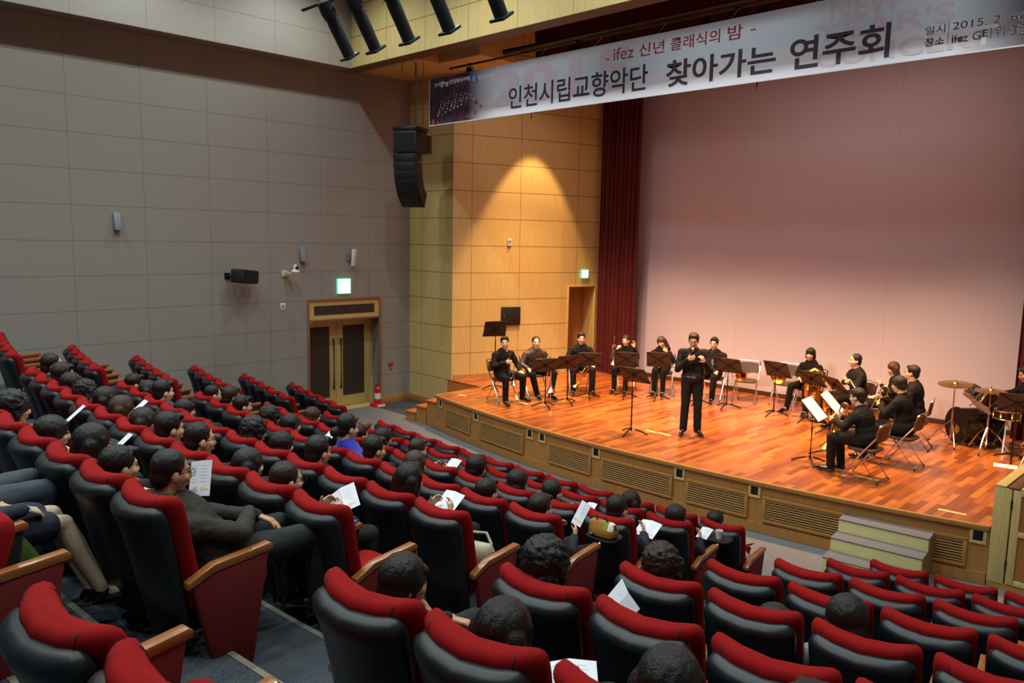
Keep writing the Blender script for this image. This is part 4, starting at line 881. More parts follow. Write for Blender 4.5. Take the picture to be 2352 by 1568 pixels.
def build_stage_things():
    ch = folding_chair
    ch(3.87, -0.74, face(.97, -.2), 'folding chair under the trumpeter at the far left end')
    ch(3.93, 0.1, face(.93, -.35), 'folding chair under the second player from the left')
    ch(4.22, 1.22, face(.75, -.66), 'folding chair under the third player from the left')
    ch(4.83, 2.02, face(.37, -.93), 'folding chair under the person raising a trumpet')
    ch(5.46, 2.46, face(.41, -.91), 'folding chair under the person with the flute')
    ch(6.52, 2.72, face(.25, -.97), 'folding chair under the player half hidden behind the conductor')
    ch(7.1, 3.0, face(.31, -.95), 'empty folding chair with a brass bell lying on its seat', GREYSEAT)
    ch(7.78, 3.3, face(.15, -.99), 'empty folding chair holding a french horn beside the tuba', GREYSEAT)
    ch(8.38, 3.08, face(-.08, -1), 'folding chair left of the tuba, under a person in black', GREYSEAT)
    ch(9.52, 2.5, face(-.72, -.69), 'folding chair under the person with folded arms')
    ch(10.2, 2.35, face(-.9, -.43), 'folding chair under the person behind the two trombone players')
    ch(10.72, 1.72, face(-.98, -.18), 'folding chair under the person nearest the drums')
    ch(10.97, 0.48, face(-1, 0.0), 'folding chair under the middle trombonist')
    ch(10.86, -0.6, face(-1, 0.03), 'folding chair under the front trombonist at the stage edge')
    st = music_stand
    st(3.02, -0.1, face(.9, -.45) + PI, 1.28, 'tall black music stand by the wall behind the far left trumpeter', 0.35)
    # the players face the conductor; the ribbed backs of their stands face him
    st(4.89, -0.57, face(-.62, .3), 0.80, 'black music stand before the second player, nearest the stage edge', 0.65)
    st(4.92, 0.03, face(-.8, .35), 0.80, 'black music stand before the silver trombone, second of its trio', 0.6)
    st(4.87, 0.76, face(-.7, .7), 0.78, 'black music stand before the third player, rear of its trio', 0.6)
    st(5.31, 1.36, face(-.5, .87), 0.78, 'black music stand before the person raising a trumpet', 0.5)
    st(5.84, 1.72, face(-.4, .91), 0.80, 'black music stand before the flautist', 0.45)
    st(7.23, -1.03, face(.35, -.94) + PI * 0.93, 0.98, 'black music stand alone in front, left of the standing conductor', 0.7)
    st(6.64, 1.96, face(-.1, .99), 0.78, 'black music stand partly hidden behind the conductor', 0.5)
    st(7.2, 2.07, face(-.15, .99), 0.82, 'black music stand in front of the empty chair with the bell', 0.55)
    st(8.12, 2.16, face(.05, 1), 0.86, 'black music stand left of the pair before the tuba', 0.55)
    st(8.77, 2.16, face(.2, .98), 0.78, 'black music stand right of the pair before the tuba', 0.65)
    st(9.42, 1.59, face(.55, .83), 0.84, 'black music stand tilted beside the tuba', 0.75)
    st(10.02, 0.10, face(.97, .2), 0.80, 'black music stand with two white pages, rear of the bright pair', 0.75, 2)
    st(10.0, -0.33 + -0.12, face(.98, .1), 0.78, 'black music stand with one big white sheet, nearest the edge', 0.75, 1)
    st(10.05, 0.95, face(.9, .43), 0.86, 'black music stand seen edge-on with a slim white page', 0.6, 1)
    st(11.98, 2.05, face(-.2, .98), 0.86, 'black music stand beside the drummer at the right frame edge', 0.5)
    # instruments
    trombone('silver trombone resting upright on the floor beside the second player', SILVER, (4.55, -0.05, SH + 0.62), (0.02, 0.0, -1), (1, 0, 0))
    trumpet('gold brass cornet hanging across the knee of third player', BRASS, (4.72, 0.86, SH + 0.52), (-0.35, -0.45, -0.8), (1, 0, 0), k=1.15)
    trombone('gold trombone lying on the empty chair with its bell forward', BRASS, (7.14, 2.95, SH + 0.57), (0.2, -0.93, 0.03))
    french_horn('gold french horn resting on the second empty chair', BRASS, (7.82, 3.0, SH + 0.62), (0.25, -0.95, 0.1))
    tuba('large gold tuba stood bell down on the deck left of the person with folded arms', BRASS, (8.86, 2.42, SH + 0.94), (0.02, -0.02, -1), (0.3, -1, 0))
    tuba('smaller gold euphonium stood bell down before the person with folded arms', BRASS, (9.5, 1.55, SH + 0.68), (0.02, 0.03, -1), (0.3, -1, 0), 0.72)
    # drums
    t, c, d = drum('bass_drum', 'black bass drum on its side with a gold emblem', None, None, 0.28, 0.46, M('black_drum_head', '#0b0808', 0.45), 'drum', 8); put(t, (11.22, 2.72, SH + 0.30), (-0.62, -0.78, 0))
    m = MB(); loops = []
    m.lathe([(0.07, 0.236), (0.07, 0.2375), (0.001, 0.238)], T(-0.02, -0.06, 0) @ Matrix.Scale(0.72, 4, (1, 0, 0)), 20); m.build('emblem', M('gold_print', '#a8802e', 0.5), t)
    for s in (-1, 1):
        m = MB(); m.tube([(s * 0.25, -0.12, 0.1), (s * 0.36, -0.28, 0.16)], 0.009, 8); m.build('spur', CHROME, t)
    t, c, d = drum('tom_drum', 'black tom drum tilted above the bass drum', None, None, 0.16, 0.26, HEADW, 'drum', 6); put(t, (11.48, 2.55, SH + 0.75), (0.45, 0.5, 0.75))
    m = MB(); m.tube([(-0.05, -0.1, -0.2), (0.0, -0.17, -0.08)], 0.012, 8); m.build('tom_mount', CHROME, t)
    t, c, d = drum('tom_drum', 'small black tom drum on the left of its pair', None, None, 0.13, 0.2, HEADW, 'drum', 6); put(t, (11.2, 2.9, SH + 0.80), (0.4, 0.45, 0.8))
    m = MB(); m.tube([(-0.05, -0.1, -0.2), (0.0, -0.14, -0.05)], 0.012, 8); m.build('tom_mount', CHROME, t)
    t, c, d = drum('snare_drum', 'flat snare drum with a white head by the drummer', None, None, 0.18, 0.13, HEADW, 'drum', 8); put(t, (11.78, 2.45, SH + 0.62), (0.0, -0.05, 1))
    for k in range(3):
        a = 0.4 + 2 * PI * k / 3; m = MB(); m.tube([(0, 0, -0.12), (0.22 * math.cos(a), 0.22 * math.sin(a), -0.6)], 0.009, 8); m.build('leg', CHROME, t)
    cymbal('large bronze crash cymbal tilted over the bass drum', 11.05, 2.35, SH + 1.0, 0.25, 0.12, 1.0)
    cymbal('bronze ride cymbal on a chrome stand nearest the drummer', 11.58, 2.25, SH + 0.98, 0.22, 0.06, 2.6)
    cymbal('pair of hi-hat cymbals low beside the drummer', 12.28, 1.95, SH + 0.70, 0.17, 0.0, 0.2, True, 'hi_hat', True)
    m = MB(); m.lathe([(0.03, 0), (0.034, 0.01), (0.034, 0.12), (0.03, 0.15), (0.013, 0.18), (0.013, 0.2)], n=14); b = m.build('water_bottle', M('clear_bottle', '#c8d6da', 0.1, trans=0.9)); b.location = (5.9, 2.22, SH); setp(b, 'clear water bottle on the deck behind the conductor', 'bottle')
    m = MB(); m.cyl((0, 0, 0.2), (0, 0, 0.225), 0.015); m.build('bottle_cap', M('blue_cap', '#3a62b0', 0.5), b)
    m = MB(); m.bb(-0.16, 0.16, -0.11, 0.11, 0, 0.004); o = m.build('paper_sheet', PAPER, flat=True); o.location = (12.02, 1.6, SH + 0.002); o.rotation_euler = (0, 0, 0.2); setp(o, 'white paper lying on the deck by the hi-hat legs', 'paper')
# ---------------------------------------------------------------- the players and conductor
def person(label, x, y, z, rz, J, look=(0, 1, -0.1), tilt=(0, 0, 1), hairk='short', hairm=HAIRK, jm=SUITK, tm=SUITK, male=True, glasses=False, hands=None, skin=SKIN, shirt=None, fine=0.0105, flare=0.0, s=None, jname='jacket', group=None, collar=True, fat=1.0, shoe=None, hname='hair'):
    root = thing('person', label, 'person', (x, y, z), rz, group); fr = head_frame(look, tilt); s = s or (1.0 if male else 0.94)
    body_mesh(J, fr, s, male, fine, skin, root, hands)
    face_bits(root, J['hd'], fr, s, glasses, hairm); hair(root, J['hd'], fr, hairk, hairm, s)
    jacket(J, root, jm, male, jname, collar, fat=fat); trousers(J, root, tm, male, flare=flare); shoes(J, root, shoe)
    if shirt: shirt_front(J, root, shirt)
    return root
def knee_hands(J, R=True, L=True):
    h = {}
    for q, s, on in (('L', -1, L), ('R', 1, R)):
        if on:
            kn = J['kn' + q]; J['wr' + q] = kn + V((s * 0.03, -0.14, 0.105)); sh = J['sh' + q]; J['el' + q] = (sh + J['wr' + q]) / 2 + V((s * 0.09, -0.07, -0.07))
            h[q] = (V((-s * 0.1, 0.95, -0.3)), V((0, -0.3, -1)), V((-s, 0, 0)), 0.3)
    return h
def build_players():
    S = SH
    # 1 far left trumpeter: right hand holds the trumpet upright, left hand on the thigh
    J = seated((0.0, 0.10, 1.15), knee=0.2, feet=((-0.3, 0.30), (0.22, 0.50)), sh=0.185)
    h = knee_hands(J, R=False)
    J['elR'] = V((0.27, 0.12, 0.70)); J['wrR'] = V((0.10, 0.30, 0.80))
    h['R'] = (V((-0.75, 0.65, 0.1)), V((-0.5, -0.6, 0.0)), V((0.1, 0.2, 1)), 0.85)
    person('person seated at the far left holding a silver trumpet upright, black suit', 3.87, -0.74, S, face(.97, -.2), J, (0.55, 0.85, 0.0), (0.12, 0, 1), 'short', HAIRK, SUITD, SUITK, True, False, h, SKIN, SHIRTK)
    trumpet('silver trumpet held upright by the far left player', SILVER, (4.24, -0.76, S + 0.72), (0.05, -0.06, -1), (0.7, -0.7, 0))
    # 2
    J = seated((0.02, 0.15, 1.10), knee=0.24, feet=((-0.16, 0.50), (0.10, 0.42)), sh=0.2); J['pel'].y = 0.0
    h = knee_hands(J)
    person('person in a shiny grey suit, second player from the left, hand on knee', 3.93, 0.1, S, face(.93, -.35), J, (0.25, 0.95, 0.05), (0, 0, 1), 'crop', HAIRK, SATIN, SUITK, True, False, h, SKIN, SHIRTK, fat=1.08)
    # 3
    J = seated((0.0, 0.1, 1.12), knee=0.2, feet=((-0.2, 0.46), (0.2, 0.50))); h = knee_hands(J)
    person('person in a dark blazer with hands on knees, third player from the left', 4.22, 1.22, S, face(.75, -.66), J, (0.0, 1, -0.05), (0, 0, 1), 'short', HAIRK, SUITD, SUITD, True, False, h, SKIN, SHIRTK)
    # 4 woman with trumpet in right hand, left hand raised
    J = seated((0.0, 0.1, 1.08), knee=0.12, feet=((-0.12, 0.46), (0.12, 0.46)), sh=0.165); h = {}
    J['elR'] = V((0.24, 0.12, 0.73)); J['wrR'] = V((0.14, 0.24, 0.90)); h['R'] = (V((-0.4, 0.5, 0.6)), V((-0.6, -0.5, 0)), V((0, 0.2, 1)), 0.9)
    J['elL'] = V((-0.26, 0.10, 0.74)); J['wrL'] = V((-0.20, 0.16, 0.96)); h['L'] = (V((0.0, 0.05, 1)), V((0.3, 0.9, 0)), V((1, 0, 0)), 0.25)
    person('person in a black blouse, trumpet in one hand and the other raised', 4.83, 2.02, S, face(.37, -.93), J, (0.05, 1, -0.08), (0.05, 0, 1), 'bun', HAIRK, SUITK, SUITK, False, False, h, SKIN, None, jname='blouse', collar=False)
    trumpet('silver trumpet in the raised hand of the player before the curtain', SILVER, (4.74, 1.74, S + 0.93), (-0.05, -0.1, -1), (1, 0, 0))
    # 5 flautist, hand at the chin
    J = seated((0.03, 0.13, 1.08), knee=0.09, feet=((-0.09, 0.46), (0.09, 0.46)), sh=0.165); h = {}
    J['elL'] = V((-0.26, 0.2, 0.70)); J['wrL'] = V((-0.12, 0.26, 0.90)); h['L'] = (V((0.8, 0.1, 0.5)), V((0.1, -0.9, 0.2)), V((0.2, 0.2, 1)), 0.95)
    J['elR'] = V((0.22, 0.06, 0.70)); J['wrR'] = V((0.10, 0.30, 0.64)); h['R'] = (V((-0.6, 0.7, -0.2)), V((0, -0.2, -1)), V((-0.5, 0, 0.5)), 0.4)
    person('person in a black cardigan with tilted head, hand at chin, flute on lap', 5.46, 2.46, S, face(.41, -.91), J, (0.2, 0.95, -0.35), (0.32, 0, 1), 'long', HAIRBR, SUITK, SUITK, False, False, h, SKIN, None, jname='cardigan', collar=False)
    flute('silver flute lying across the lap of the player with tilted head', (5.62, 2.12, S + 0.60), (0.95, 0.35, 0.05))
    # 6 behind the conductor
    J = seated((0.0, 0.1, 1.14), knee=0.13, feet=((-0.12, 0.5), (0.14, 0.48))); h = knee_hands(J)
    person('person with glasses seated half hidden behind the standing conductor', 6.52, 2.72, S, face(.25, -.97), J, (-0.05, 1, -0.12), (0, 0, 1), 'short', HAIRK, SUITD, SUITK, True, True, h, SKIN, M('grey_shirt', '#6a6560', 0.8))
    # 7 bobbed woman
    J = seated((0.0, 0.08, 1.10), knee=0.14, feet=((-0.2, 0.5), (0.2, 0.46)), sh=0.175); h = {}
    for q, s in (('L', -1), ('R', 1)):
        J['el' + q] = V((s * 0.25, 0.06, 0.70)); J['wr' + q] = V((s * 0.09, 0.27, 0.66)); h[q] = (V((-s * 0.8, 0.6, -0.2)), V((0, -0.4, -1)), V((-s * 0.1, 0.7, 0.6)), 0.6)
    person('person in a black top with hands folded in lap, left of the tuba', 8.38, 3.08, S, face(-.08, -1), J, (-0.15, 1, -0.1), (0, 0, 1), 'bob', HAIRK, SUITK, SUITK, False, False, h, SKIN, None, jname='blouse')
    # 8 arms folded
    J = seated((0.0, 0.12, 1.16), knee=0.2, feet=((-0.2, 0.52), (0.2, 0.52)), sh=0.2); h = {}
    for q, s in (('L', -1), ('R', 1)):
        J['el' + q] = V((s * 0.26, 0.17, 0.74)); J['wr' + q] = V((-s * 0.06, 0.26 + 0.03 * s, 0.80)); h[q] = (V((-s * 0.95, 0.1, 0.25)), V((0, -1, 0)), V((0, 0.3, 1)), 0.3)
    person('person in a black jacket with folded arms beside the tuba', 9.52, 2.5, S, face(-.72, -.69), J, (0.05, 1, 0.0), (0, 0, 1), 'crop', HAIRK, SUITD, SUITK, True, False, h, SKIN, SHIRTK, fat=1.06)
    # 9 woman behind the trombones
    J = seated((0.0, 0.1, 1.12), knee=0.12, sh=0.17); h = knee_hands(J)
    J['elL'] = V((-0.25, 0.14, 0.74)); J['wrL'] = V((-0.14, 0.28, 0.86)); h['L'] = (V((0.5, 0.6, 0.5)), V((0.3, -0.8, 0)), V((0.2, 0.2, 1)), 0.8)
    person('person in black half hidden behind the two trombone players', 10.2, 2.35, S, face(-.9, -.43), J, (0, 1, -0.2), (0, 0, 1), 'long', HAIRBR, SUITK, SUITK, False, False, h, SKIN, None)
    # 10 tall man
    J = seated((0.0, 0.12, 1.18), knee=0.17, sh=0.195); h = knee_hands(J)
    person('person in glasses sitting tall in a black suit nearest the drums', 10.72, 1.72, S, face(-.98, -.18), J, (0.1, 1, -0.02), (0, 0, 1), 'short', HAIRK, SUITD, SUITK, True, True, h, SKIN, SHIRTK)
    # 11 trombonist
    J = seated((0.0, 0.14, 1.17), knee=0.17, sh=0.195); h = {}
    J['elR'] = V((0.27, 0.24, 0.80)); J['wrR'] = V((0.10, 0.40, 0.92)); h['R'] = (V((-0.6, 0.6, 0.3)), V((-0.4, -0.8, 0)), V((0, 0.3, 1)), 0.9)
    J['elL'] = V((-0.27, 0.2, 0.78)); J['wrL'] = V((-0.08, 0.36, 0.84)); h['L'] = (V((0.6, 0.7, 0.2)), V((0.3, -0.8, 0)), V((0, 0.3, 1)), 0.9)
    person('person in a dark suit and glasses playing trombone, middle of three by the drums', 10.97, 0.48, S, face(-1, 0.0), J, (0, 1, -0.2), (0, 0, 1), 'bowl', HAIRB, SUITD, SUITK, True, True, h, SKIN, SHIRTK)
    trombone('gold trombone held up by the middle trombonist', BRASS, (10.48, 0.56, S + 0.86), (-0.30, -0.25, -0.92), (0, 1, 0))
    # 12 front trombonist
    J = seated((0.0, 0.20, 1.10), knee=0.12, feet=((-0.1, 0.46), (0.1, 0.40)), sh=0.195); J['che'] = J['pel'].lerp(J['nck'], 0.66) + V((0, -0.03, 0)); h = {}
    J['elR'] = V((0.28, 0.22, 0.72)); J['wrR'] = V((0.10, 0.44, 0.76)); h['R'] = (V((-0.5, 0.7, 0.3)), V((-0.4, -0.8, 0)), V((0, 0.3, 1)), 0.9)
    J['elL'] = V((-0.29, 0.22, 0.72)); J['wrL'] = V((-0.10, 0.46, 0.74)); h['L'] = (V((0.5, 0.8, 0.1)), V((0.4, -0.8, 0)), V((0, 0.3, 1)), 0.9)
    person('person in a dark suit playing trombone nearest the stage edge, back turned', 10.86, -0.6, S, face(-1, 0.03), J, (0.05, 1, -0.18), (0, 0, 1), 'short', HAIRB, SUITD, SUITD, True, True, h, SKIN, None, fat=1.04)
    trombone('gold trombone pointing down between the knees of the front trombonist', BRASS, (10.36, -0.50, S + 0.72), (-0.22, -0.06, -0.97), (0, 1, 0), 0.9)
    # drummer
    J = seated((0.0, 0.16, 1.20), seat=0.48, sh=0.19); h = {}
    J['elR'] = V((0.25, 0.22, 0.86)); J['wrR'] = V((0.14, 0.48, 0.84)); h['R'] = (V((-0.1, 1, -0.1)), V((0, 0, -1)), V((-1, 0, 0)), 0.9)
    J['elL'] = V((-0.28, 0.22, 0.88)); J['wrL'] = V((-0.24, 0.46, 0.86)); h['L'] = (V((0.1, 1, -0.1)), V((0, 0, -1)), V((1, 0, 0)), 0.9)
    person('person in a black shirt playing the drums at the right edge', 12.02, 3.0, S, face(-.9, -.5), J, (0, 1, -0.35), (0, 0, 1), 'short', HAIRK, SHIRTK, SUITK, True, False, h, SKIN2, None, jname='shirt')
    m = MB(); m.lathe([(0.16, 0.40), (0.175, 0.42), (0.175, 0.46), (0.15, 0.48)], n=24); o = m.build('drum_stool', BLACK); m = MB(); m.cyl((0, 0, 0.1), (0, 0, 0.41), 0.015)
    for k in range(3): m.tube([(0, 0, 0.25), (0.24 * math.cos(k * 2.09), 0.24 * math.sin(k * 2.09), 0.012)], 0.011, 8)
    m.build('tripod', CHROME, o); o.location = (12.02, 3.0, S); setp(o, 'round black drum stool under the drummer', 'stool')
    # conductor, standing with a microphone
    J = {'pel': V((0, 0, 0.95)), 'hd': V((0.02, 0.07, 1.575)), 'nck': V((0, 0.0, 1.42)), 'che': V((0, -0.01, 1.24))}
    for q, s in (('L', -1), ('R', 1)):
        J['sh' + q] = V((s * 0.185, -0.01, 1.37)); J['hp' + q] = V((s * 0.085, 0, 0.90)); J['kn' + q] = V((s * 0.10, 0.03, 0.49)); J['an' + q] = V((s * 0.115, 0.0, 0.09)); J['toe' + q] = V((s * 0.17, 0.16, 0.025))
    J['elR'] = V((0.255, 0.07, 1.10)); J['wrR'] = V((0.12, 0.24, 1.29)); J['elL'] = V((-0.25, 0.11, 1.09)); J['wrL'] = V((-0.14, 0.27, 1.26))
    h = {'R': (V((-0.8, 0.3, 0.35)), V((-0.2, -0.9, 0.1)), V((0, 0.3, 1)), 0.8), 'L': (V((0.45, 0.25, 0.85)), V((0.6, -0.7, 0)), V((0.5, 0.6, 0.3)), 0.75)}
    rz = face(.62, -.78)
    c = person('person standing centre stage in a black suit, speaking into a microphone', 7.91, -0.33, S, rz, J, (0.22, 0.95, -0.28), (0, 0, 1), 'short', HAIRB, SUITD, SUITD, True, True, h, SKIN2, SHIRTK, fine=0.009, flare=0.008)
    m = MB(); m.tube([(0.17 * math.cos(a), 0.005 + 0.128 * math.sin(a), 0.99) for a in [2 * PI * i / 24 for i in range(24)]], 0.017, 8, closed=True); m.build('belt', SHOE, c)
    m = MB(); m.bb(-0.028, 0.028, 0.135, 0.153, 0.97, 1.01); m.build('belt_buckle', STEEL, c, bevel=0.004)
    mic = thing('microphone', 'hand microphone with a pale ball head held by the conductor', 'microphone', (7.91, -0.33, S), rz)
    m = MB(); m.tube([(0.05, 0.26, 1.26), (0.045, 0.235, 1.42)], [0.011, 0.016], 12); m.build('handle', BLACKM, mic); m = MB(); m.ell((0.043, 0.228, 1.452), (0.027, 0.027, 0.03)); m.build('grille', STEEL, mic)
# ---------------------------------------------------------------- the audience
JK = {'black': M('black_coat', '#0c0c0e', 0.85, bump=0.3, bscale=300, var=0.15, vscale=12), 'navy': M('navy_jacket', '#141a2c', 0.8, bump=0.3, bscale=300), 'charcoal': M('charcoal_jacket', '#17181b', 0.85, bump=0.3, bscale=300),
      'blue': M('royal_blue_coat', '#1c25b4', 0.75, bump=0.3, bscale=300, sheen=0.3), 'tweed': M('beige_tweed', '#9a917c', 0.95, var=0.35, vscale=180), 'white': M('white_knit', '#c9c9d0', 0.9, bump=0.4, bscale=200), 'brown': M('brown_suede', '#231d18', 0.8, var=0.15, vscale=14),
      'slate': M('slate_jacket', '#39434f', 0.8), 'olive': M('olive_knit', '#5a5844', 0.9), 'purple': M('plum_coat', '#4a1c3e', 0.85), 'grey': M('grey_knit', '#8a8c90', 0.9, bump=0.4, bscale=200), 'fur': M('grey_fur', '#6e6c6c', 0.95, var=0.5, vscale=60)}
DENIM = M('dark_trousers', '#0f1114', 0.85, var=0.1, vscale=12)
def aud_joints(male=True, hd=(0, 0.225, 0.985), read=False):
    J = {'pel': V((0, 0.37, 0.54)), 'hd': V(hd)}; nk = V(hd) + V((0, -0.02, -0.165)); J['nck'] = nk; J['che'] = J['pel'].lerp(nk, 0.62) + V((0, 0.0, 0))
    sh = 0.185 if male else 0.165
    for q, s in (('L', -1), ('R', 1)):
        J['sh' + q] = nk + V((s * sh, 0.0, -0.075)); J['hp' + q] = V((s * 0.09, 0.42, 0.525)); J['kn' + q] = V((s * 0.12, 0.78, 0.50)); J['an' + q] = V((s * 0.11, 0.74, 0.085)); J['toe' + q] = V((s * 0.13, 0.91, 0.025))
        if read: J['el' + q] = V((s * 0.22, 0.36, 0.62)); J['wr' + q] = V((s * 0.11, 0.53, 0.70))
        else: J['el' + q] = V((s * 0.225, 0.30, 0.60)); J['wr' + q] = V((s * 0.08, 0.53, 0.62))
    return J
def lap_hands(read):
    h = {}
    for q, s in (('L', -1), ('R', 1)):
        h[q] = (V((-s * 0.35, 0.7, 0.6)), V((-s * 0.9, -0.2, 0)), V((0, -0.3, 1)), 0.7) if read else (V((-s * 0.85, 0.5, -0.15)), V((0, -0.3, -1)), V((-s * 0.2, 0.6, 0.5)), 0.45)
    return h
AT = {}
def build_templates():
    for male in (True, False):
        for read in (False, True):
            J = aud_joints(male, read=read); s = 1.08 if male else 1.04; fr = head_frame((0, 1, -0.12)); k = ('m' if male else 'f') + ('r' if read else 'l')
            o = body_mesh(J, fr, s, male, 0.0105, SKIN, None, lap_hands(read)); AT['body' + k] = o.data; bpy.data.objects.remove(o)
            o = jacket(J, None, JK['black'], male, vox=0.013); AT['jacket' + k] = o.data; bpy.data.objects.remove(o)
        o = trousers(J, None, DENIM, male, 0.014); AT['trousers' + k[0]] = o.data; bpy.data.objects.remove(o)
        t = thing('tmpl', None, None); face_bits(t, J['hd'], fr, s, True); shoes(J, t)
        for c in list(t.children):
            L_ = AT.setdefault(c.name.split('.')[0] + k[0], []); L_.append(c.data) if len(L_) < (2 if c.name.split('.')[0] in ('shoe', 'eye', 'eyebrow') else 1) else None; bpy.data.objects.remove(c)
        bpy.data.objects.remove(t)
        for kind in ('short', 'crop', 'bob', 'long', 'verylong', 'bun', 'ponytail', 'curly', 'perm', 'bowl'):
            o = hair(None, J['hd'], fr, kind, HAIRK, s, 0.0085); AT['hair_' + kind + k[0]] = o.data; bpy.data.objects.remove(o)
def ovr(o, mat):
    o.material_slots[0].link = 'OBJECT'; o.material_slots[0].material = mat; return o
HW = {'short': 'short', 'crop': 'close-cropped', 'bob': 'chin-length', 'long': 'long', 'verylong': 'very long straight', 'bun': 'bun-tied', 'ponytail': 'ponytail', 'curly': 'curly', 'perm': 'tight curly', 'bowl': 'full short'}
JW = {'black': 'black coat', 'navy': 'navy jacket', 'charcoal': 'charcoal jacket', 'blue': 'bright blue coat', 'tweed': 'beige tweed', 'white': 'white top', 'brown': 'brown jacket', 'slate': 'slate jacket', 'olive': 'olive top', 'purple': 'plum coat', 'grey': 'grey knit', 'fur': 'grey fur'}
def aud(r, b, k, dx, h, kind, sex, hm, jk, glasses=False, read=False, yaw=0.0, dy=-0.05, say=None):
    p, a = seat_xf(r, b, k); OCC[(r, b, k)] = 1
    hc = {'0': 'black', '1': 'dark brown', '2': 'brown'}[hm]; mt = {'0': HAIRK, '1': HAIRB, '2': HAIRBR}[hm]
    lab = 'person in a %s%s, %s, %s, %s' % (JW[jk], ' and glasses' if glasses else ', reading' if read else '', seat_words(b, k), ROW[r], BLK[b])
    if say: lab = say
    t = thing('person', lab, 'person', p + V((math.cos(a) * dx - math.sin(a) * dy, math.sin(a) * dx + math.cos(a) * dy, 0)), a + yaw, 'seated audience members'); kk = sex + ('r' if read else 'l')
    z = (h - 0.045) / 0.985; t.scale = (1 + (z - 1) * 0.3, 1 + (z - 1) * 0.3, z)
    part('body', AT['body' + kk], t); part('lips', AT['lips' + sex][0], t)
    for d in AT['eye' + sex]: part('eye', d, t)
    for d in AT['eyebrow' + sex]: ovr(part('eyebrow', d, t), mt)
    ovr(part('hair', AT['hair_' + kind + sex], t), mt); ovr(part('jacket', AT['jacket' + kk], t), JK[jk]); part('trousers', AT['trousers' + sex], t)
    for d in AT['shoe' + sex]: part('shoe', d, t)
    if glasses: part('glasses', AT['glasses' + sex][0], t)
    return t
PROGM = M('printed_paper', '#e6e8f2', 0.7, var=0.06, vscale=14); PRINT1 = M('pink_print', '#d6b4cc', 0.7); PRINT2 = M('grey_print', '#ced2de', 0.7); PRINT3 = M('gold_print_ink', '#e2d0a8', 0.7)
def program(label, p, n, up, wd=0.105, hh=0.20, fold=0.35):
    """a folded concert programme; n is the direction the printed side faces"""
    t = thing('programme', label, 'programme', (0, 0, 0), 0, 'white concert programmes')
    for s in (-1, 1):
        A = RY(s * fold * 0.5) if s > 0 else RY(s * fold * 0.5)
        m = MB(); m.box((s * wd / 2, 0, 0), (wd, hh, 0.0012)); m.v = [A @ v for v in m.v]; pg = m.build('page', PROGM, t, flat=True)
        m = MB()
        for i in range(6): m.box((s * wd / 2 - 0.012, hh * 0.36 - 0.018 * i, 0.001), (wd * (0.62 if i % 2 else 0.48), 0.0035, 0.0006))
        m.v = [A @ v for v in m.v]; m.build('printed_lines', PRINT2, pg, flat=True)
        m = MB(); m.lathe([(0.014, 0.0008), (0.014, 0.0014)], T(s * wd * 0.35, -hh * 0.30, 0), 14); m.box((s * wd * 0.62, -hh * 0.3, 0.001), (0.03, 0.008, 0.0006)); m.v = [A @ v for v in m.v]; m.build('printed_seal', PRINT1 if s < 0 else PRINT3, pg, flat=True)
    n = V(n).normalized(); u = V(up); u = (u - n * u.dot(n)).normalized(); x = u.cross(n)
    t.matrix_world = Matrix(((x.x, u.x, n.x, p[0]), (x.y, u.y, n.y, p[1]), (x.z, u.z, n.z, p[2]), (0, 0, 0, 1))); return t
def seat_prog(r, b, k, lx, ly, lz, label, n=(-0.15, -0.62, 0.75), up=(0, 0.7, 0.7), **kw):
    p, a = seat_xf(r, b, k); R = RZ(a).to_3x3()
    return program(label, p + R @ V((lx, ly, lz)), R @ V(n), R @ V(up), **kw)
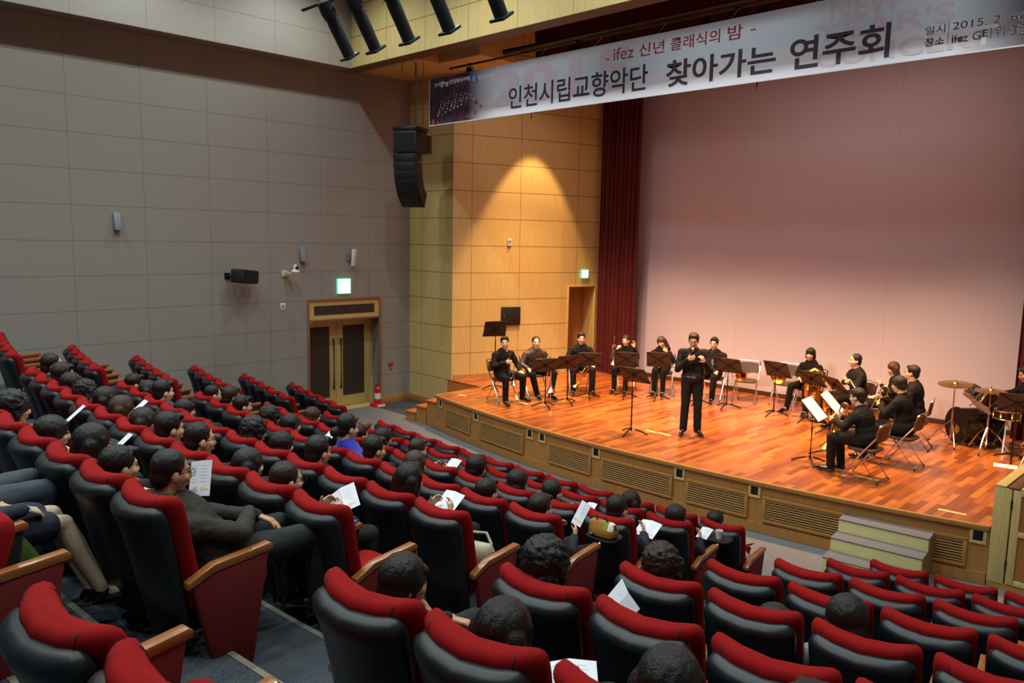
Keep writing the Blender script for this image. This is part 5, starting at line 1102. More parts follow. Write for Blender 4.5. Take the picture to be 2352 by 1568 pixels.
AUD = [(5, 'm', -11, .13, 1.06, 'crop', 'm', '0', 'navy', 1, 0), (5, 'm', -10, .12, 1.03, 'short', 'm', '1', 'black', 0, 0), (5, 'm', -9, -.05, .98, 'bob', 'f', '0', 'black', 0, 0), (5, 'm', -8, -.05, .98, 'perm', 'f', '0', 'black', 0, 1),
 (5, 'm', -7, .02, 1.0, 'long', 'f', '0', 'white', 0, 0), (5, 'm', -6, -.08, .99, 'long', 'f', '2', 'black', 0, 0), (5, 'm', -5, -.12, .97, 'long', 'f', '1', 'black', 0, 0), (5, 'm', -4, -.11, 1.01, 'short', 'm', '0', 'black', 0, 0), (5, 'm', -3, -.14, 1.02, 'crop', 'm', '0', 'charcoal', 1, 0), (5, 'm', -2, .05, .97, 'long', 'f', '0', 'black', 0, 0), (5, 'm', -1, -.03, .97, 'crop', 'm', '1', 'black', 1, 1),
 (4, 'm', -11, -.15, .97, 'short', 'm', '0', 'black', 0, 0), (4, 'm', -10, -.13, .97, 'long', 'f', '1', 'black', 0, 0), (4, 'm', -9, -.12, 1.04, 'short', 'm', '0', 'slate', 0, 0), (4, 'm', -8, -.04, .94, 'bowl', 'f', '0', 'white', 0, 0), (4, 'm', -5, -.03, 1.01, 'curly', 'f', '0', 'slate', 1, 0), (4, 'm', -4, -.05, .98, 'bob', 'f', '0', 'navy', 0, 0), (4, 'm', -3, .01, 1.04, 'short', 'm', '0', 'navy', 1, 0), (4, 'm', -1, .07, 1.05, 'verylong', 'f', '0', 'black', 0, 1),
 (3, 'm', -11, -.07, .98, 'crop', 'm', '0', 'black', 1, 0), (3, 'm', -10, .04, 1.05, 'short', 'm', '1', 'black', 0, 0), (3, 'm', -9, -.18, 1.0, 'short', 'm', '0', 'black', 1, 0), (3, 'm', -8, .09, .99, 'curly', 'f', '0', 'black', 0, 0), (3, 'm', -7, .01, .99, 'bob', 'f', '0', 'black', 0, 1), (3, 'm', -5, .05, 1.17, 'bun', 'f', '0', 'blue', 0, 0), (3, 'm', -4, -.02, 1.04, 'short', 'm', '0', 'black', 0, 0), (3, 'm', -3, .07, 1.02, 'verylong', 'f', '2', 'black', 0, 0), (3, 'm', -1, -.06, .97, 'short', 'f', '0', 'grey', 0, 0), (3, 'm', 0, -.05, .97, 'short', 'f', '0', 'charcoal', 0, 1),
 (2, 'm', -9, -.15, .99, 'bowl', 'f', '2', 'olive', 0, 0), (2, 'm', -7, -.05, .97, 'short', 'm', '0', 'black', 0, 0), (2, 'm', -6, -.12, 1.02, 'bowl', 'f', '0', 'olive', 0, 0), (2, 'm', -5, .01, 1.02, 'short', 'f', '1', 'black', 0, 1), (2, 'm', -3, -.15, 1.02, 'bowl', 'm', '0', 'olive', 0, 0), (2, 'm', -2, -.11, 1.0, 'bob', 'f', '0', 'black', 0, 0), (2, 'm', -1, -.2, 1.0, 'ponytail', 'f', '0', 'charcoal', 0, 1), (2, 'm', 0, .01, 1.01, 'crop', 'm', '0', 'navy', 0, 1),
 (1, 'm', -1, .03, 1.0, 'long', 'f', '0', 'black', 0, 0), (1, 'm', 0, 0, .98, 'bob', 'f', '1', 'black', 0, 1), (0, 'm', 0, -.12, .95, 'short', 'f', '0', 'black', 0, 0),
 (6, 'm', -5, 0, .97, 'curly', 'f', '0', 'tweed', 0, 0), (6, 'm', -3, -.18, .95, 'bob', 'f', '0', 'tweed', 0, 1), (6, 'm', -2, .02, 1.01, 'long', 'f', '0', 'black', 0, 0), (6, 'm', -1, -.12, .96, 'short', 'f', '0', 'black', 0, 0),
 (5, 'r', 0, -.08, 1.0, 'curly', 'f', '0', 'charcoal', 0, 0), (4, 'r', 0, -.04, .99, 'perm', 'm', '1', 'charcoal', 0, 0), (6, 'r', 1, 0, .95, 'verylong', 'f', '0', 'black', 0, 0), (6, 'r', 2, .1, 0.98, 'verylong', 'f', '0', 'black', 0, 0), (6, 'r', 3, -.05, 1.0, 'short', 'f', '0', 'black', 0, 0), (4, 'r', 2, -.12, .99, 'bob', 'f', '0', 'grey', 0, 0), (4, 'r', 1, 0.1, 0.86, 'bob', 'f', '0', 'purple', 0, 0)]
def build_audience():
    build_templates()
    for q in AUD:
        aud(*q[:9], bool(q[9]), bool(q[10]), random.uniform(-0.12, 0.12))
    sp = seat_prog
    sp(5, 'm', -1, 0.06, 0.56, 0.72, 'white programme held up by the bespectacled reader beside an open aisle seat', (0.15, -0.75, 0.65), (-0.75, 0.25, 0.6))
    sp(3, 'm', 0, 0.05, 0.60, 0.80, 'white programme held upright above a patchwork handbag', (-0.2, -0.85, 0.45), (0.2, 0.3, 0.9), wd=0.06)
    sp(2, 'm', 0, 0.06, 0.60, 0.70, 'white programme spread open low on the lap of a person in navy', (0, -0.45, 0.9))
    sp(1, 'm', 0, 0.10, 0.62, 0.68, 'white programme beside the white paper cup on a writing tablet', (0, -0.4, 0.9), wd=0.06, hh=0.16)
    sp(3, 'm', -7, 0.1, 0.6, 0.80, 'white programme held up left of the bright blue coat')
    sp(4, 'm', -1, 0.03, 0.60, 0.74, 'white programme held in the fifth row, second from aisle', (0, -0.6, 0.8))
    sp(2, 'm', -5, 0.12, 0.55, 0.76, 'white programme held in the third row, left of an olive top')
    sp(2, 'm', -1, -0.08, 0.6, 0.70, 'white programme held in the third row, second from aisle', wd=0.06)
    sp(5, 'm', -8, 0.05, 0.60, 0.76, 'small white programme held by a reader in the sixth row')
    sp(6, 'm', -3, -0.1, 0.58, 0.80, 'white programme held by the reader in beige tweed', wd=0.06, hh=0.14)
    sp(6, 'm', -5, 0.05, 0.55, 0.84, 'white programme near the left frame edge above the writing tablet', wd=0.06)
    sp(5, 'r', 0, 0.08, 0.60, 0.64, 'white programme hanging beside the first aisle seat of the right block', (-0.3, -0.8, 0.4), (0.5, 0.2, 0.8))
    sp(6, 'r', 1, 0.06, 0.50, 0.61, 'white programme lying open on a lap at the bottom of the picture', (0.1, -0.3, 1), (-0.5, 0.7, 0.3), wd=0.105)
    # man on the aisle in a brown jacket, arms crossed over his lap, reading
    p, a = seat_xf(6, 'm', 0); OCC[(6, 'm', 0)] = 1
    J = aud_joints(True, (-0.16, 0.23, 0.975)); h = {}
    J['shR'] = J['nck'] + V((0.2, 0.02, -0.085)); J['elR'] = V((0.20, 0.42, 0.68)); J['wrR'] = V((-0.02, 0.60, 0.70)); h['R'] = (V((-0.55, 0.75, -0.25)), V((-0.2, -0.3, -1)), V((-0.5, 0.4, 0.5)), 0.35)
    J['elL'] = V((-0.30, 0.42, 0.68)); J['wrL'] = V((0.0, 0.64, 0.67)); h['L'] = (V((0.75, 0.55, -0.3)), V((0.1, -0.2, -1)), V((0.4, 0.6, 0.5)), 0.35)
    J['knL'] = V((-0.14, 0.86, 0.53)); J['knR'] = V((0.15, 0.92, 0.53)); J['anL'] = V((-0.12, 0.90, 0.085)); J['anR'] = V((0.16, 0.93, 0.085)); J['toeL'] = V((-0.12, 1.08, 0.025)); J['toeR'] = V((0.19, 1.11, 0.025))
    t = person('person with glasses in a dark brown jacket on the aisle, arms resting on lap', p.x, p.y, p.z, a, J, (0.05, 1, -0.15), (0, 0, 1), 'crop', HAIRK, JK['brown'], M('charcoal_trousers', '#171a1e', 0.85, var=0.1, vscale=12), True, True, h, SKIN2, None, fine=0.007, fat=1.12, group='seated audience members')
    m = MB()
    for k in range(16):
        q = 2 * PI * k / 16; m.ell(J['nck'] + V((0.075 * math.cos(q), 0.078 * math.sin(q), 0.035 - 0.03 * math.sin(q))), (0.028, 0.028, 0.03), None, 8, 6)
    remesh(m, 'fur_collar', M('brown_fur', '#4a3c30', 0.95, var=0.5, vscale=90), t, 0.008, 1, lambda co: 0.006 * noise.noise(co * 120))
    seat_prog(6, 'm', 0, -0.25, 0.43, 0.88, 'white programme raised before the face of the person in a brown jacket', (0.35, -0.85, 0.4), (-0.35, 0.35, 0.9), wd=0.07, hh=0.2)
    # woman resting her chin on her hand
    p, a = seat_xf(6, 'r', 0); OCC[(6, 'r', 0)] = 1
    J = aud_joints(False, (-0.02, 0.23, 0.90)); h = {}
    J['elR'] = V((0.22, 0.40, 0.58)); J['wrR'] = V((0.05, 0.325, 0.70)); h['R'] = (V((-0.15, -0.10, 0.95)), V((-0.6, -0.75, 0.1)), V((-0.8, 0.5, 0.1)), 0.35)
    J['elL'] = V((-0.22, 0.34, 0.60)); J['wrL'] = V((-0.06, 0.55, 0.62)); h['L'] = lap_hands(False)['L']
    person('person in a black coat resting chin on hand at the aisle', p.x, p.y, p.z, a, J, (0.25, 1, -0.12), (0, 0, 1), 'bowl', HAIRK, JK['black'], DENIM, False, False, h, SKIN2, None, fine=0.006, group='seated audience members')
    # rear row, far left: bare-kneed woman in a navy skirt and the neighbour in trousers
    p, a = seat_xf(7, 'm', -1); OCC[(7, 'm', -1)] = 1
    J = aud_joints(False, (0.0, 0.27, 1.02)); h = {}
    J['elR'] = V((0.24, 0.36, 0.66)); J['wrR'] = V((0.14, 0.58, 0.64)); h['R'] = (V((-0.2, 0.9, -0.4)), V((-0.3, -0.2, -1)), V((-0.8, 0.2, 0.3)), 0.6)
    h['L'] = lap_hands(False)['L']; J['knL'] = V((-0.05, 0.76, 0.52)); J['knR'] = V((0.06, 0.78, 0.49)); J['anL'] = V((0.09, 0.90, 0.10)); J['anR'] = V((0.16, 0.93, 0.10)); J['toeL'] = V((0.13, 1.08, 0.03)); J['toeR'] = V((0.21, 1.12, 0.03))
    t = thing('person', 'person in a navy skirt with bare knees and black pumps, rear row left', 'person', p, a, 'seated audience members'); fr = head_frame((0, 1, -0.1))
    body_mesh(J, fr, 1.0, False, 0.007, STOCK, t, h); face_bits(t, J['hd'], fr, 1.0); hair(t, J['hd'], fr, 'bob', HAIRK, 1.0); jacket(J, t, JK['navy'], False)
    m = MB(); m.ell(J['pel'], (0.17, 0.15, 0.12), None, 16, 10)
    for q in 'LR': m.cap(J['pel'], J['hp' + q], 0.12, 0.105); m.cap(J['hp' + q], J['hp' + q].lerp(J['kn' + q], 0.72), 0.1, 0.088)
    m.cap((J['hpL'] + J['hpR']) / 2, (J['hpL'] + J['hpR']) / 2 * 0.3 + (J['knL'] + J['knR']) / 2 * 0.7, 0.09, 0.08); remesh(m, 'skirt', M('navy_skirt', '#10142a', 0.85), t, 0.01, 2); shoes(J, t)
    sc2 = thing('scarf', 'olive green scarf with fringe hanging beside the navy skirt', 'scarf', p, a); m = MB(); loops = []
    for i in range(9):
        u = i / 8; y = 0.46 + 0.17 * u; z = 0.54 - 0.22 * u; wv = 0.055 + 0.01 * math.sin(u * 6)
        loops.append([V((0.22 + 0.012 * math.sin(5 * u), y - wv * 0.5, z - wv)), V((0.235, y, z)), V((0.22, y + wv * 0.7, z + wv * 0.6)), V((0.205, y + wv * 0.7, z + wv * 0.6)), V((0.215, y, z)), V((0.205, y - wv * 0.5, z - wv))])
    m.loft(loops); m.build('cloth', M('green_wool', '#4a6a24', 0.95, var=0.15, vscale=30), sc2, angle=70); m = MB()
    for i in range(10): m.tube([(0.212, 0.605 + 0.008 * i, 0.27 + 0.008 * i), (0.214, 0.625 + 0.007 * i, 0.21 + 0.007 * i)], 0.0022, 5)
    m.build('fringe', M('green_wool'), sc2)
    p, a = seat_xf(7, 'm', -2); OCC[(7, 'm', -2)] = 1
    J = aud_joints(True, (0, 0.25, 1.02)); J['knR'] = V((0.15, 0.84, 0.56)); J['knL'] = V((-0.14, 0.84, 0.56))
    person('person in slate trousers next to the navy skirt, at the left frame edge', p.x, p.y, p.z, a, J, (0, 1, -0.1), (0, 0, 1), 'short', HAIRK, JK['charcoal'], M('slate_trousers', '#363e48', 0.85), True, False, lap_hands(False), SKIN, None, group='seated audience members')
    # small belongings
    p, a = seat_xf(4, 'm', 0); b = thing('handbag', 'beige leather handbag with metal studs on an empty aisle seat', 'handbag', p + RZ(a).to_3x3() @ V((0.05, 0.36, 0.46)), a + 0.3)
    m = MB(); m.loft([[V((x, y, z)) for x, y in rrect(0.26 * k, 0.15 * k2, 18, 3)] for z, k, k2 in ((0, 0.9, 0.9), (0.02, 1, 1), (0.1, 1.02, 0.95), (0.15, 0.9, 0.6), (0.165, 0.8, 0.25))]); m.build('bag_body', M('beige_leather', '#a89c88', 0.5, var=0.1, vscale=20), b, angle=70)
    m = MB(); m.tube([(-0.1, 0.02, 0.15), (-0.06, 0.06, 0.21), (0.04, 0.07, 0.215), (0.1, 0.03, 0.15)], 0.011, 8); m.tube([(0.12, 0, 0.12), (0.15, 0.05, 0.04), (0.12, 0.12, 0.01), (0.02, 0.13, 0.012)], 0.012, 8); m.build('strap', M('beige_leather'), b)
    m = MB()
    for i in range(7): m.ell((-0.08 + 0.027 * i, 0.06, 0.135), (0.007, 0.007, 0.007), None, 8, 6)
    m.tube([(0.03, 0.078, 0.13), (0.05, 0.09, 0.11), (0.03, 0.09, 0.09), (0.01, 0.085, 0.11)], 0.004, 6, closed=True); m.build('studs', CHROME, b)
    p, a = seat_xf(3, 'm', 0); b = thing('handbag', 'patchwork handbag of green and ochre squares on a writing tablet', 'handbag', p + RZ(a).to_3x3() @ V((0.24, 0.66, 0.645)), a)
    m = MB(); m.loft([[V((x, y, z)) for x, y in rrect(0.26 * k, 0.14 * k2, 18, 3)] for z, k, k2 in ((0, 0.9, 0.9), (0.015, 1, 1), (0.06, 1, 0.9), (0.11, 0.9, 0.5), (0.125, 0.8, 0.2))]); o = m.build('bag_body', M('patchwork', '#7a7a4a', 0.9), b, angle=70)
    nt = o.data.materials[0].node_tree; tc = nt.nodes.new('ShaderNodeTexCoord'); ck = nt.nodes.new('ShaderNodeTexVoronoi'); ck.distance = 'CHEBYCHEV'; ck.inputs['Scale'].default_value = 22; ck.inputs['Randomness'].default_value = 0.0
    cr = nt.nodes.new('ShaderNodeValToRGB'); cr.color_ramp.interpolation = 'CONSTANT'; cr.color_ramp.elements[0].color = lin('#2e3a22'); cr.color_ramp.elements[1].position = 0.75; cr.color_ramp.elements[1].color = lin('#d8d8cc')
    for ps, cl in ((0.3, '#8a8a3a'), (0.5, '#a06a2a')): e = cr.color_ramp.elements.new(ps); e.color = lin(cl)
    nt.links.new(tc.outputs['Object'], ck.inputs['Vector']); nt.links.new(ck.outputs['Color'], cr.inputs[0]); nt.links.new(cr.outputs[0], nt.nodes['Principled BSDF'].inputs['Base Color'])
    m = MB(); m.tube([(-0.06, 0, 0.11), (-0.05, -0.03, 0.17), (0.03, -0.03, 0.17), (0.05, 0, 0.11)], 0.007, 8); m.build('handle', M('maroon_leather', '#5a2424', 0.5), b)
    def tablet(r, k, lab, lx=0.22):
        p, a = seat_xf(r, 'm', k); t = thing('writing_tablet', lab, 'writing tablet', p, a, 'fold-out writing tablets'); m = MB(); m.loft([[V((x + lx, y + 0.68, z)) for x, y in rrect(0.28 * k_, 0.22 * k_, 20, 4)] for z, k_ in ((0.622, 0.98), (0.626, 1), (0.636, 1), (0.64, 0.98))]); m.build('board', SEATBL, t, angle=50)
        m = MB(); m.tube([(SP / 2, 0.50, 0.56), (SP / 2 + 0.005, 0.56, 0.60), (SP / 2 - 0.01, 0.6, 0.622)], 0.012, 8); m.build('arm', STEEL, t); return p, a
    tablet(3, 0, 'black writing tablet under the patchwork handbag', 0.24)
    p, a = tablet(1, 0, 'black writing tablet carrying the white paper cup')
    cup = thing('paper_cup', 'white paper cup standing on a black writing tablet', 'cup', p + RZ(a).to_3x3() @ V((0.24, 0.66, 0.641)), a); m = MB(); m.lathe([(0.026, 0), (0.036, 0.085), (0.034, 0.085), (0.0245, 0.003)], n=22); m.build('cup_body', WHITEP, cup); m = MB(); m.tube([(0.0362 * math.cos(q), 0.0362 * math.sin(q), 0.085) for q in [2 * PI * i / 22 for i in range(22)]], 0.0018, 6, closed=True); m.build('rim', WHITEP, cup)
    p, a = tablet(6, -5, 'black writing tablet at the left frame edge with white earphones', 0.30)
    er = thing('earphones', 'white earphones with a coiled cable on a black tablet', 'earphones', p + RZ(a).to_3x3() @ V((0.26, 0.66, 0.642)), a); m = MB(); m.tube([(0.07 * math.cos(q * 0.9) + 0.004 * q, 0.045 * math.sin(q), 0.003 + 0.0012 * (q % 3)) for q in [i * 0.35 for i in range(40)]], 0.0022, 6); m.build('cable', WHITEP, er); m = MB()
    for s in (-1, 1): m.ell((0.08, 0.03 * s, 0.008), (0.01, 0.008, 0.008), None, 10, 7)
    m.build('earbuds', WHITEP, er)
    p, a = seat_xf(5, 'm', -1); ph = thing('phone', 'dark blue mobile phone lying on a wooden armrest', 'phone', p + RZ(a).to_3x3() @ V((SP / 2, 0.47, 0.624)), a + 0.5); m = MB(); m.bb(-0.03, 0.03, -0.06, 0.06, 0, 0.014); m.build('phone_body', M('blue_phone', '#203a7a', 0.3), ph, bevel=0.005); m = MB(); m.bb(-0.022, 0.022, 0.0, 0.05, 0.0142, 0.0148); m.build('display', M('phone_display', '#5a6a80', 0.15), ph)
    p, a = seat_xf(0, 'm', 0); b = thing('plush_bag', 'fluffy white bag with a red ribbon beside the front aisle armrest', 'bag', p + RZ(a).to_3x3() @ V((0.12, 0.36, 0.46)), a); m = MB(); m.ell((0, 0, 0.075), (0.085, 0.075, 0.078)); remesh(m, 'bag_body', M('cream_fluff', '#cfc6b0', 0.95, bump=0.8, bscale=150), b, 0.008, 1, lambda co: 0.007 * noise.noise(co * 60))
    m = MB(); m.prism([(-0.08, 0.15), (0.09, 0.22), (0.12, 0.25), (0.05, 0.19), (0.07, 0.13)], -0.02, 0.02); m.cap((-0.05, 0, 0.16), (0.06, 0.01, 0.17), 0.03, 0.02); m.build('ribbon', M('red_ribbon', '#a01820', 0.7), b)
# ---------------------------------------------------------------- wall fittings, banner, rig
def build_fittings():
    wb = thing('wall_speaker', 'black box loudspeaker on a wall bracket, left of the double door', 'speaker', (0.0, -4.38, 2.98))
    m = MB(); yz = [(-0.02, -0.13), (0.10, -0.16), (0.42, -0.15), (0.45, -0.02), (0.40, 0.10), (-0.02, 0.13)]
    m = MB(); m.bb(-0.14, 0.14, -0.27, 0.27, -0.13, 0.13); m.v = [RZ(0.55) @ RX(-0.1) @ (v * (1.0) ) + V((0.33, 0.12, 0)) for v in m.v]; m.build('cabinet', SPK, wb, bevel=0.03, seg=3)
    m = MB(); m.box((0, 0, 0), (0.012, 0.5, 0.22)); m.v = [RZ(0.55) @ RX(-0.1) @ (v + V((0.145, 0, 0))) + V((0.33, 0.12, 0)) for v in m.v]; m.build('front_grille', M('grille_cloth', '#08090a', 0.9), wb)
    m = MB(); m.bb(0, 0.02, -0.13, -0.02, -0.06, 0.06); m.tube([(0.01, -0.08, 0), (0.12, -0.02, 0), (0.24, 0.06, 0)], 0.03, 8); m.build('bracket', BLACKM, wb)
    for y, z, lab in ((-6.45, 3.97, 'small grey wedge wall lamp high on the far left of the grey wall'), (-2.83, 3.40, 'small grey wedge wall lamp above the camera')):
        t = thing('wall_lamp', lab, 'wall lamp', (0, y, z), 0, 'grey wedge wall lamps'); m = MB(); m.prism([(0.0, -0.15), (0.11, -0.15), (0.045, 0.15), (0.0, 0.15)], -0.055, 0.055); m.build('housing', GREYP, t, bevel=0.006); m = MB(); m.bb(0.005, 0.1, -0.05, 0.05, -0.156, -0.1505); m.build('lower_lens', DKBROWN, t)
    t = thing('security_camera', 'white dome camera on a cream wall arm above the light switch', 'camera', (0, -3.21, 3.0)); m = MB(); m.bb(0, 0.03, -0.09, 0.03, -0.06, 0.07); m.prism([(0.0, -0.05), (0.28, 0.0), (0.28, 0.035), (0.0, 0.05)], -0.04, 0.01); m.build('arm', M('cream_metal', '#cbc3a0', 0.5), t, bevel=0.004)
    m = MB(); m.lathe([(0.02, 0.03), (0.085, 0.04), (0.09, 0.06), (0.06, 0.09), (0.045, 0.1), (0.045, 0.15), (0.03, 0.2), (0.01, 0.205)], T(0.3, 0.06, 0.0), 20); m.build('housing', WHITEP, t); m = MB(); m.ell((0.33, 0.075, 0.13), (0.04, 0.04, 0.045)); m.build('lens', BLACK, t)
    t = thing('access_point', 'white box on a wall bracket above the green exit sign', 'box', (0, -1.68, 3.33)); m = MB(); m.bb(0, 0.03, -0.05, 0.03, -0.07, 0.07); m.cyl((0.03, -0.01, 0.05), (0.1, 0.02, 0.05), 0.014); m.tube([(0.02, 0, 0.14), (0.03, 0.0, 0.2)], 0.008, 6); m.build('bracket', GREYP, t); m = MB(); m.bb(-0.03, 0.03, -0.075, 0.075, -0.18, 0.18); m.v = [RZ(0.6) @ RY(0.08) @ v + V((0.13, 0.05, 0)) for v in m.v]; m.build('housing', WHITEP, t, bevel=0.008)
    GLOW = M('exit_glow', '#e8fff4', 0.5, emit=('#e6fff6', 6.0)); GREEN = M('exit_green', '#2fbf8a', 0.5, emit=('#37d79c', 1.6))
    def exit_sign(loc, rz, s, lab):
        t = thing('exit_sign', lab, 'exit sign', loc, rz, 'lit exit signs'); m = MB(); m.bb(0, 0.05, -s - 0.012, s + 0.012, -s - 0.012, s + 0.012); m.build('housing', GREEN, t, bevel=0.004); m = MB(); m.bb(0.05, 0.056, -s, s, -s, s); m.build('lit_face', GLOW, t, bevel=0.002)
        m = MB(); k = s / 0.15
        for a, b, r in (((0.02, 0.055), (0.0, 0.0), 0.02), ((0.0, 0.0), (0.035, -0.05), 0.014), ((0.035, -0.05), (0.01, -0.095), 0.011), ((0.0, 0.0), (-0.03, -0.05), 0.014), ((-0.03, -0.05), (-0.075, -0.06), 0.011), ((0.015, 0.045), (0.055, 0.02), 0.01), ((0.015, 0.045), (-0.03, 0.02), 0.01)): m.cap((0.057, a[0] * k, a[1] * k), (0.057, b[0] * k, b[1] * k), r * k * 0.5, r * k * 0.45, 6)
        m.ell((0.057, 0.03 * k, 0.085 * k), (0.004, 0.018 * k, 0.018 * k), None, 10, 6); m.build('running_figure', M('pale_green_glow', '#9fe8c8', 0.5, emit=('#a8f0d4', 4.0)), t)
    exit_sign((0, -1.83, 2.71), 0, 0.15, 'square lit exit sign glowing white green above the double door')
    exit_sign((2.555, 3.27, 3.0), math.atan2(1.4, 0.32) - PI / 2, 0.085, 'small lit exit sign above the stage side door')
    t = thing('light_switch', 'white light switch plate on the grey wall left of the door', 'switch', (0, -3.28, 2.33)); m = MB(); m.bb(0, 0.012, -0.055, 0.055, -0.07, 0.07); m.build('plate', WHITEP, t, bevel=0.003); m = MB(); m.bb(0.012, 0.017, -0.03, -0.004, -0.035, 0.035); m.bb(0.012, 0.017, 0.004, 0.03, -0.035, 0.035); m.build('rockers', GREYP, t)
    t = thing('wall_sign', 'small red extinguisher sign with a down arrow right of the door', 'sign', (0, -0.56, 0.79)); RD = M('sign_red', '#b01840', 0.6); m = MB(); m.bb(0, 0.004, -0.075, 0.075, 0.02, 0.10); m.bb(0, 0.004, -0.018, 0.018, -0.04, 0.02); m.prism([(0, 0), (0.004, 0), (0.004, 0.001), (0, 0.001)], -0.001, 0.001); m.add([(0, -0.045, -0.035), (0, 0.045, -0.035), (0, 0, -0.09), (0.004, -0.045, -0.035), (0.004, 0.045, -0.035), (0.004, 0, -0.09)], [(0, 1, 2), (5, 4, 3), (0, 3, 4, 1), (1, 4, 5, 2), (2, 5, 3, 0)]); m.build('plate', RD, t, flat=True)
    text('소화기', 0.055, M('dark_print', '#3a0a14', 0.7), Matrix(((0, 0, 1, 0.0045), (1, 0, 0, -0.055), (0, 1, 0, 0.04), (0, 0, 0, 1))), t, 'lettering', 0.0005, width=0.11)
    t = thing('fire_extinguisher', 'red fire extinguisher on its stand beside the double door', 'fire extinguisher', (0.14, -1.02, ZF[0])); FR = M('extinguisher_red', '#c01420', 0.25, coat=0.4)
    m = MB(); m.lathe([(0.07, 0.09), (0.078, 0.1), (0.078, 0.36), (0.07, 0.41), (0.035, 0.445), (0.03, 0.46)], n=24); m.build('cylinder', FR, t); m = MB(); m.lathe([(0.0785, 0.18), (0.0785, 0.31)], n=24, cap=False); m.build('paper_label', M('label_paper', '#d8d4c0', 0.6, var=0.2, vscale=60), t); m = MB(); m.cyl((0, 0, 0.45), (0, 0, 0.5), 0.02); m.box((0.03, 0, 0.52), (0.13, 0.025, 0.015), RY(-0.25)); m.build('handle', FR, t); m = MB(); m.tube([(-0.02, 0, 0.48), (-0.09, 0.01, 0.46), (-0.105, 0.02, 0.3), (-0.09, 0.03, 0.14)], 0.012, 8); m.build('hose', BLACK, t)
    m = MB(); m.loft([[V((x, y, z)) for x, y in rrect(0.30 * k, 0.30 * k, 16, 6)] for z, k in ((0, 1), (0.07, 0.94), (0.085, 0.8))]); st_ = m.build('stand_base', FR, t, angle=30); m = MB(); m.prism([(0.145, 0.015), (0.151, 0.015), (0.144, 0.06), (0.139, 0.06)], -0.1, 0.1); m.build('base_label', WHITEP, st_)
    # stage wall fittings (rotated with the splayed wall)
    a = math.atan2(2.6, 0.88)
    def onA(s_, z, nrm=0.0): return (1.52 + 0.88 * s_ / LA + math.sin(a) * nrm, 2.6 * s_ / LA - math.cos(a) * nrm, z)
    t = thing('control_box', 'square black control box on the wooden stage wall', 'box', onA(1.44, 2.04, 0.002), a); m = MB(); m.bb(-0.24, 0.24, -0.05, 0, -0.21, 0.21); m.build('door', SPK, t, bevel=0.006); m = MB(); m.bb(-0.19, -0.17, -0.06, -0.05, -0.04, 0.03); m.build('latch', STEEL, t)
    t = thing('wall_sensor', 'small white sensor box high on the wooden stage wall', 'sensor', onA(1.38, 3.72), a); m = MB(); m.bb(-0.045, 0.045, -0.04, 0, -0.08, 0.08); m.build('housing', WHITEP, t, bevel=0.006); m = MB(); m.bb(-0.03, 0.03, -0.044, -0.04, -0.01, 0.05); m.build('lens', GREYP, t)
    # hanging line array
    la = thing('line_array_speaker', 'black curved line array loudspeaker hanging from the header by cables', 'speaker', (1.66, -1.3, 5.98), 0.42); y = -0.1; z = 0.0
    m = MB(); m.bb(-0.27, 0.27, -0.22, 0.30, -0.06, 0.02); m.build('rigging_frame', BLACKM, la, bevel=0.01)
    m = MB(); m.bb(-0.26, 0.26, -0.22, 0.26, -0.50, -0.07); c = m.build('top_cabinet', SPK, la, bevel=0.015)
    m = MB(); m.bb(-0.23, 0.23, -0.228, -0.22, -0.47, -0.11); m.build('grille', M('grille_cloth'), c)
    m = MB(); m.bb(-0.2, 0.24, 0.30, 0.52, -0.46, -0.10); m.build('rear_amplifier', BLACKM, la, bevel=0.01)
    py, pz, ang = -0.22, -0.515, 0.04
    for i in range(7):
        m = MB(); hh = 0.165; ca = MB(); ca.add([(-0.26, 0, 0), (0.26, 0, 0), (0.2, 0.36, -0.02), (-0.2, 0.36, -0.02), (-0.26, 0, -hh), (0.26, 0, -hh), (0.2, 0.36, -hh + 0.02), (-0.2, 0.36, -hh + 0.02)], [(0, 1, 2, 3), (7, 6, 5, 4), (0, 4, 5, 1), (1, 5, 6, 2), (2, 6, 7, 3), (3, 7, 4, 0)])
        mt = T(0, py, pz) @ RX(ang); ca.v = [mt @ v for v in ca.v]; cb = ca.build('array_cabinet', SPK, la, bevel=0.008)
        g = MB(); g.add([mt @ V(p) for p in ((-0.24, -0.006, -0.012), (-0.07, 0.03, -0.012), (0.07, 0.03, -0.012), (0.24, -0.006, -0.012), (0.24, -0.006, -hh + 0.012), (0.07, 0.03, -hh + 0.012), (-0.07, 0.03, -hh + 0.012), (-0.24, -0.006, -hh + 0.012))], [(0, 7, 6, 1), (2, 5, 4, 3), (1, 6, 5, 2)]); g.build('grille', M('grille_cloth'), cb, flat=True)
        nx = mt @ V((0, 0, -hh - 0.004)); py, pz = nx.y, nx.z; ang += 0.05 + 0.035 * i
    for x, yy, r in ((0.05, 0.16, 0.014), (-0.12, -0.1, 0.006), (0.2, 0.2, 0.006)):
        m = MB(); m.cyl((x, yy, 0.02), (x, yy, 2.2), r, n=8); m.build('suspension_cable', BLACKM, la)
    # ellipsoidal spotlights on a bar in front of the header
    bar = MB(); bar.cyl((5.55, -6.0, 6.6), (10.6, -6.0, 6.6), 0.024, n=10); o = bar.build('lighting_bar', BLACKM); setp(o, 'black pipe carrying the row of theatre spotlights', 'pipe')
    for xx in (5.95, 8.2, 10.2):
        m = MB(); m.cyl((xx, -6.0, 6.6), (xx, -6.0, 9.5), 0.018, n=8); m.build('drop_pipe', BLACKM, o)
    HOUS = M('cast_black_housing', '#1b2226', 0.5, metal=0.2)
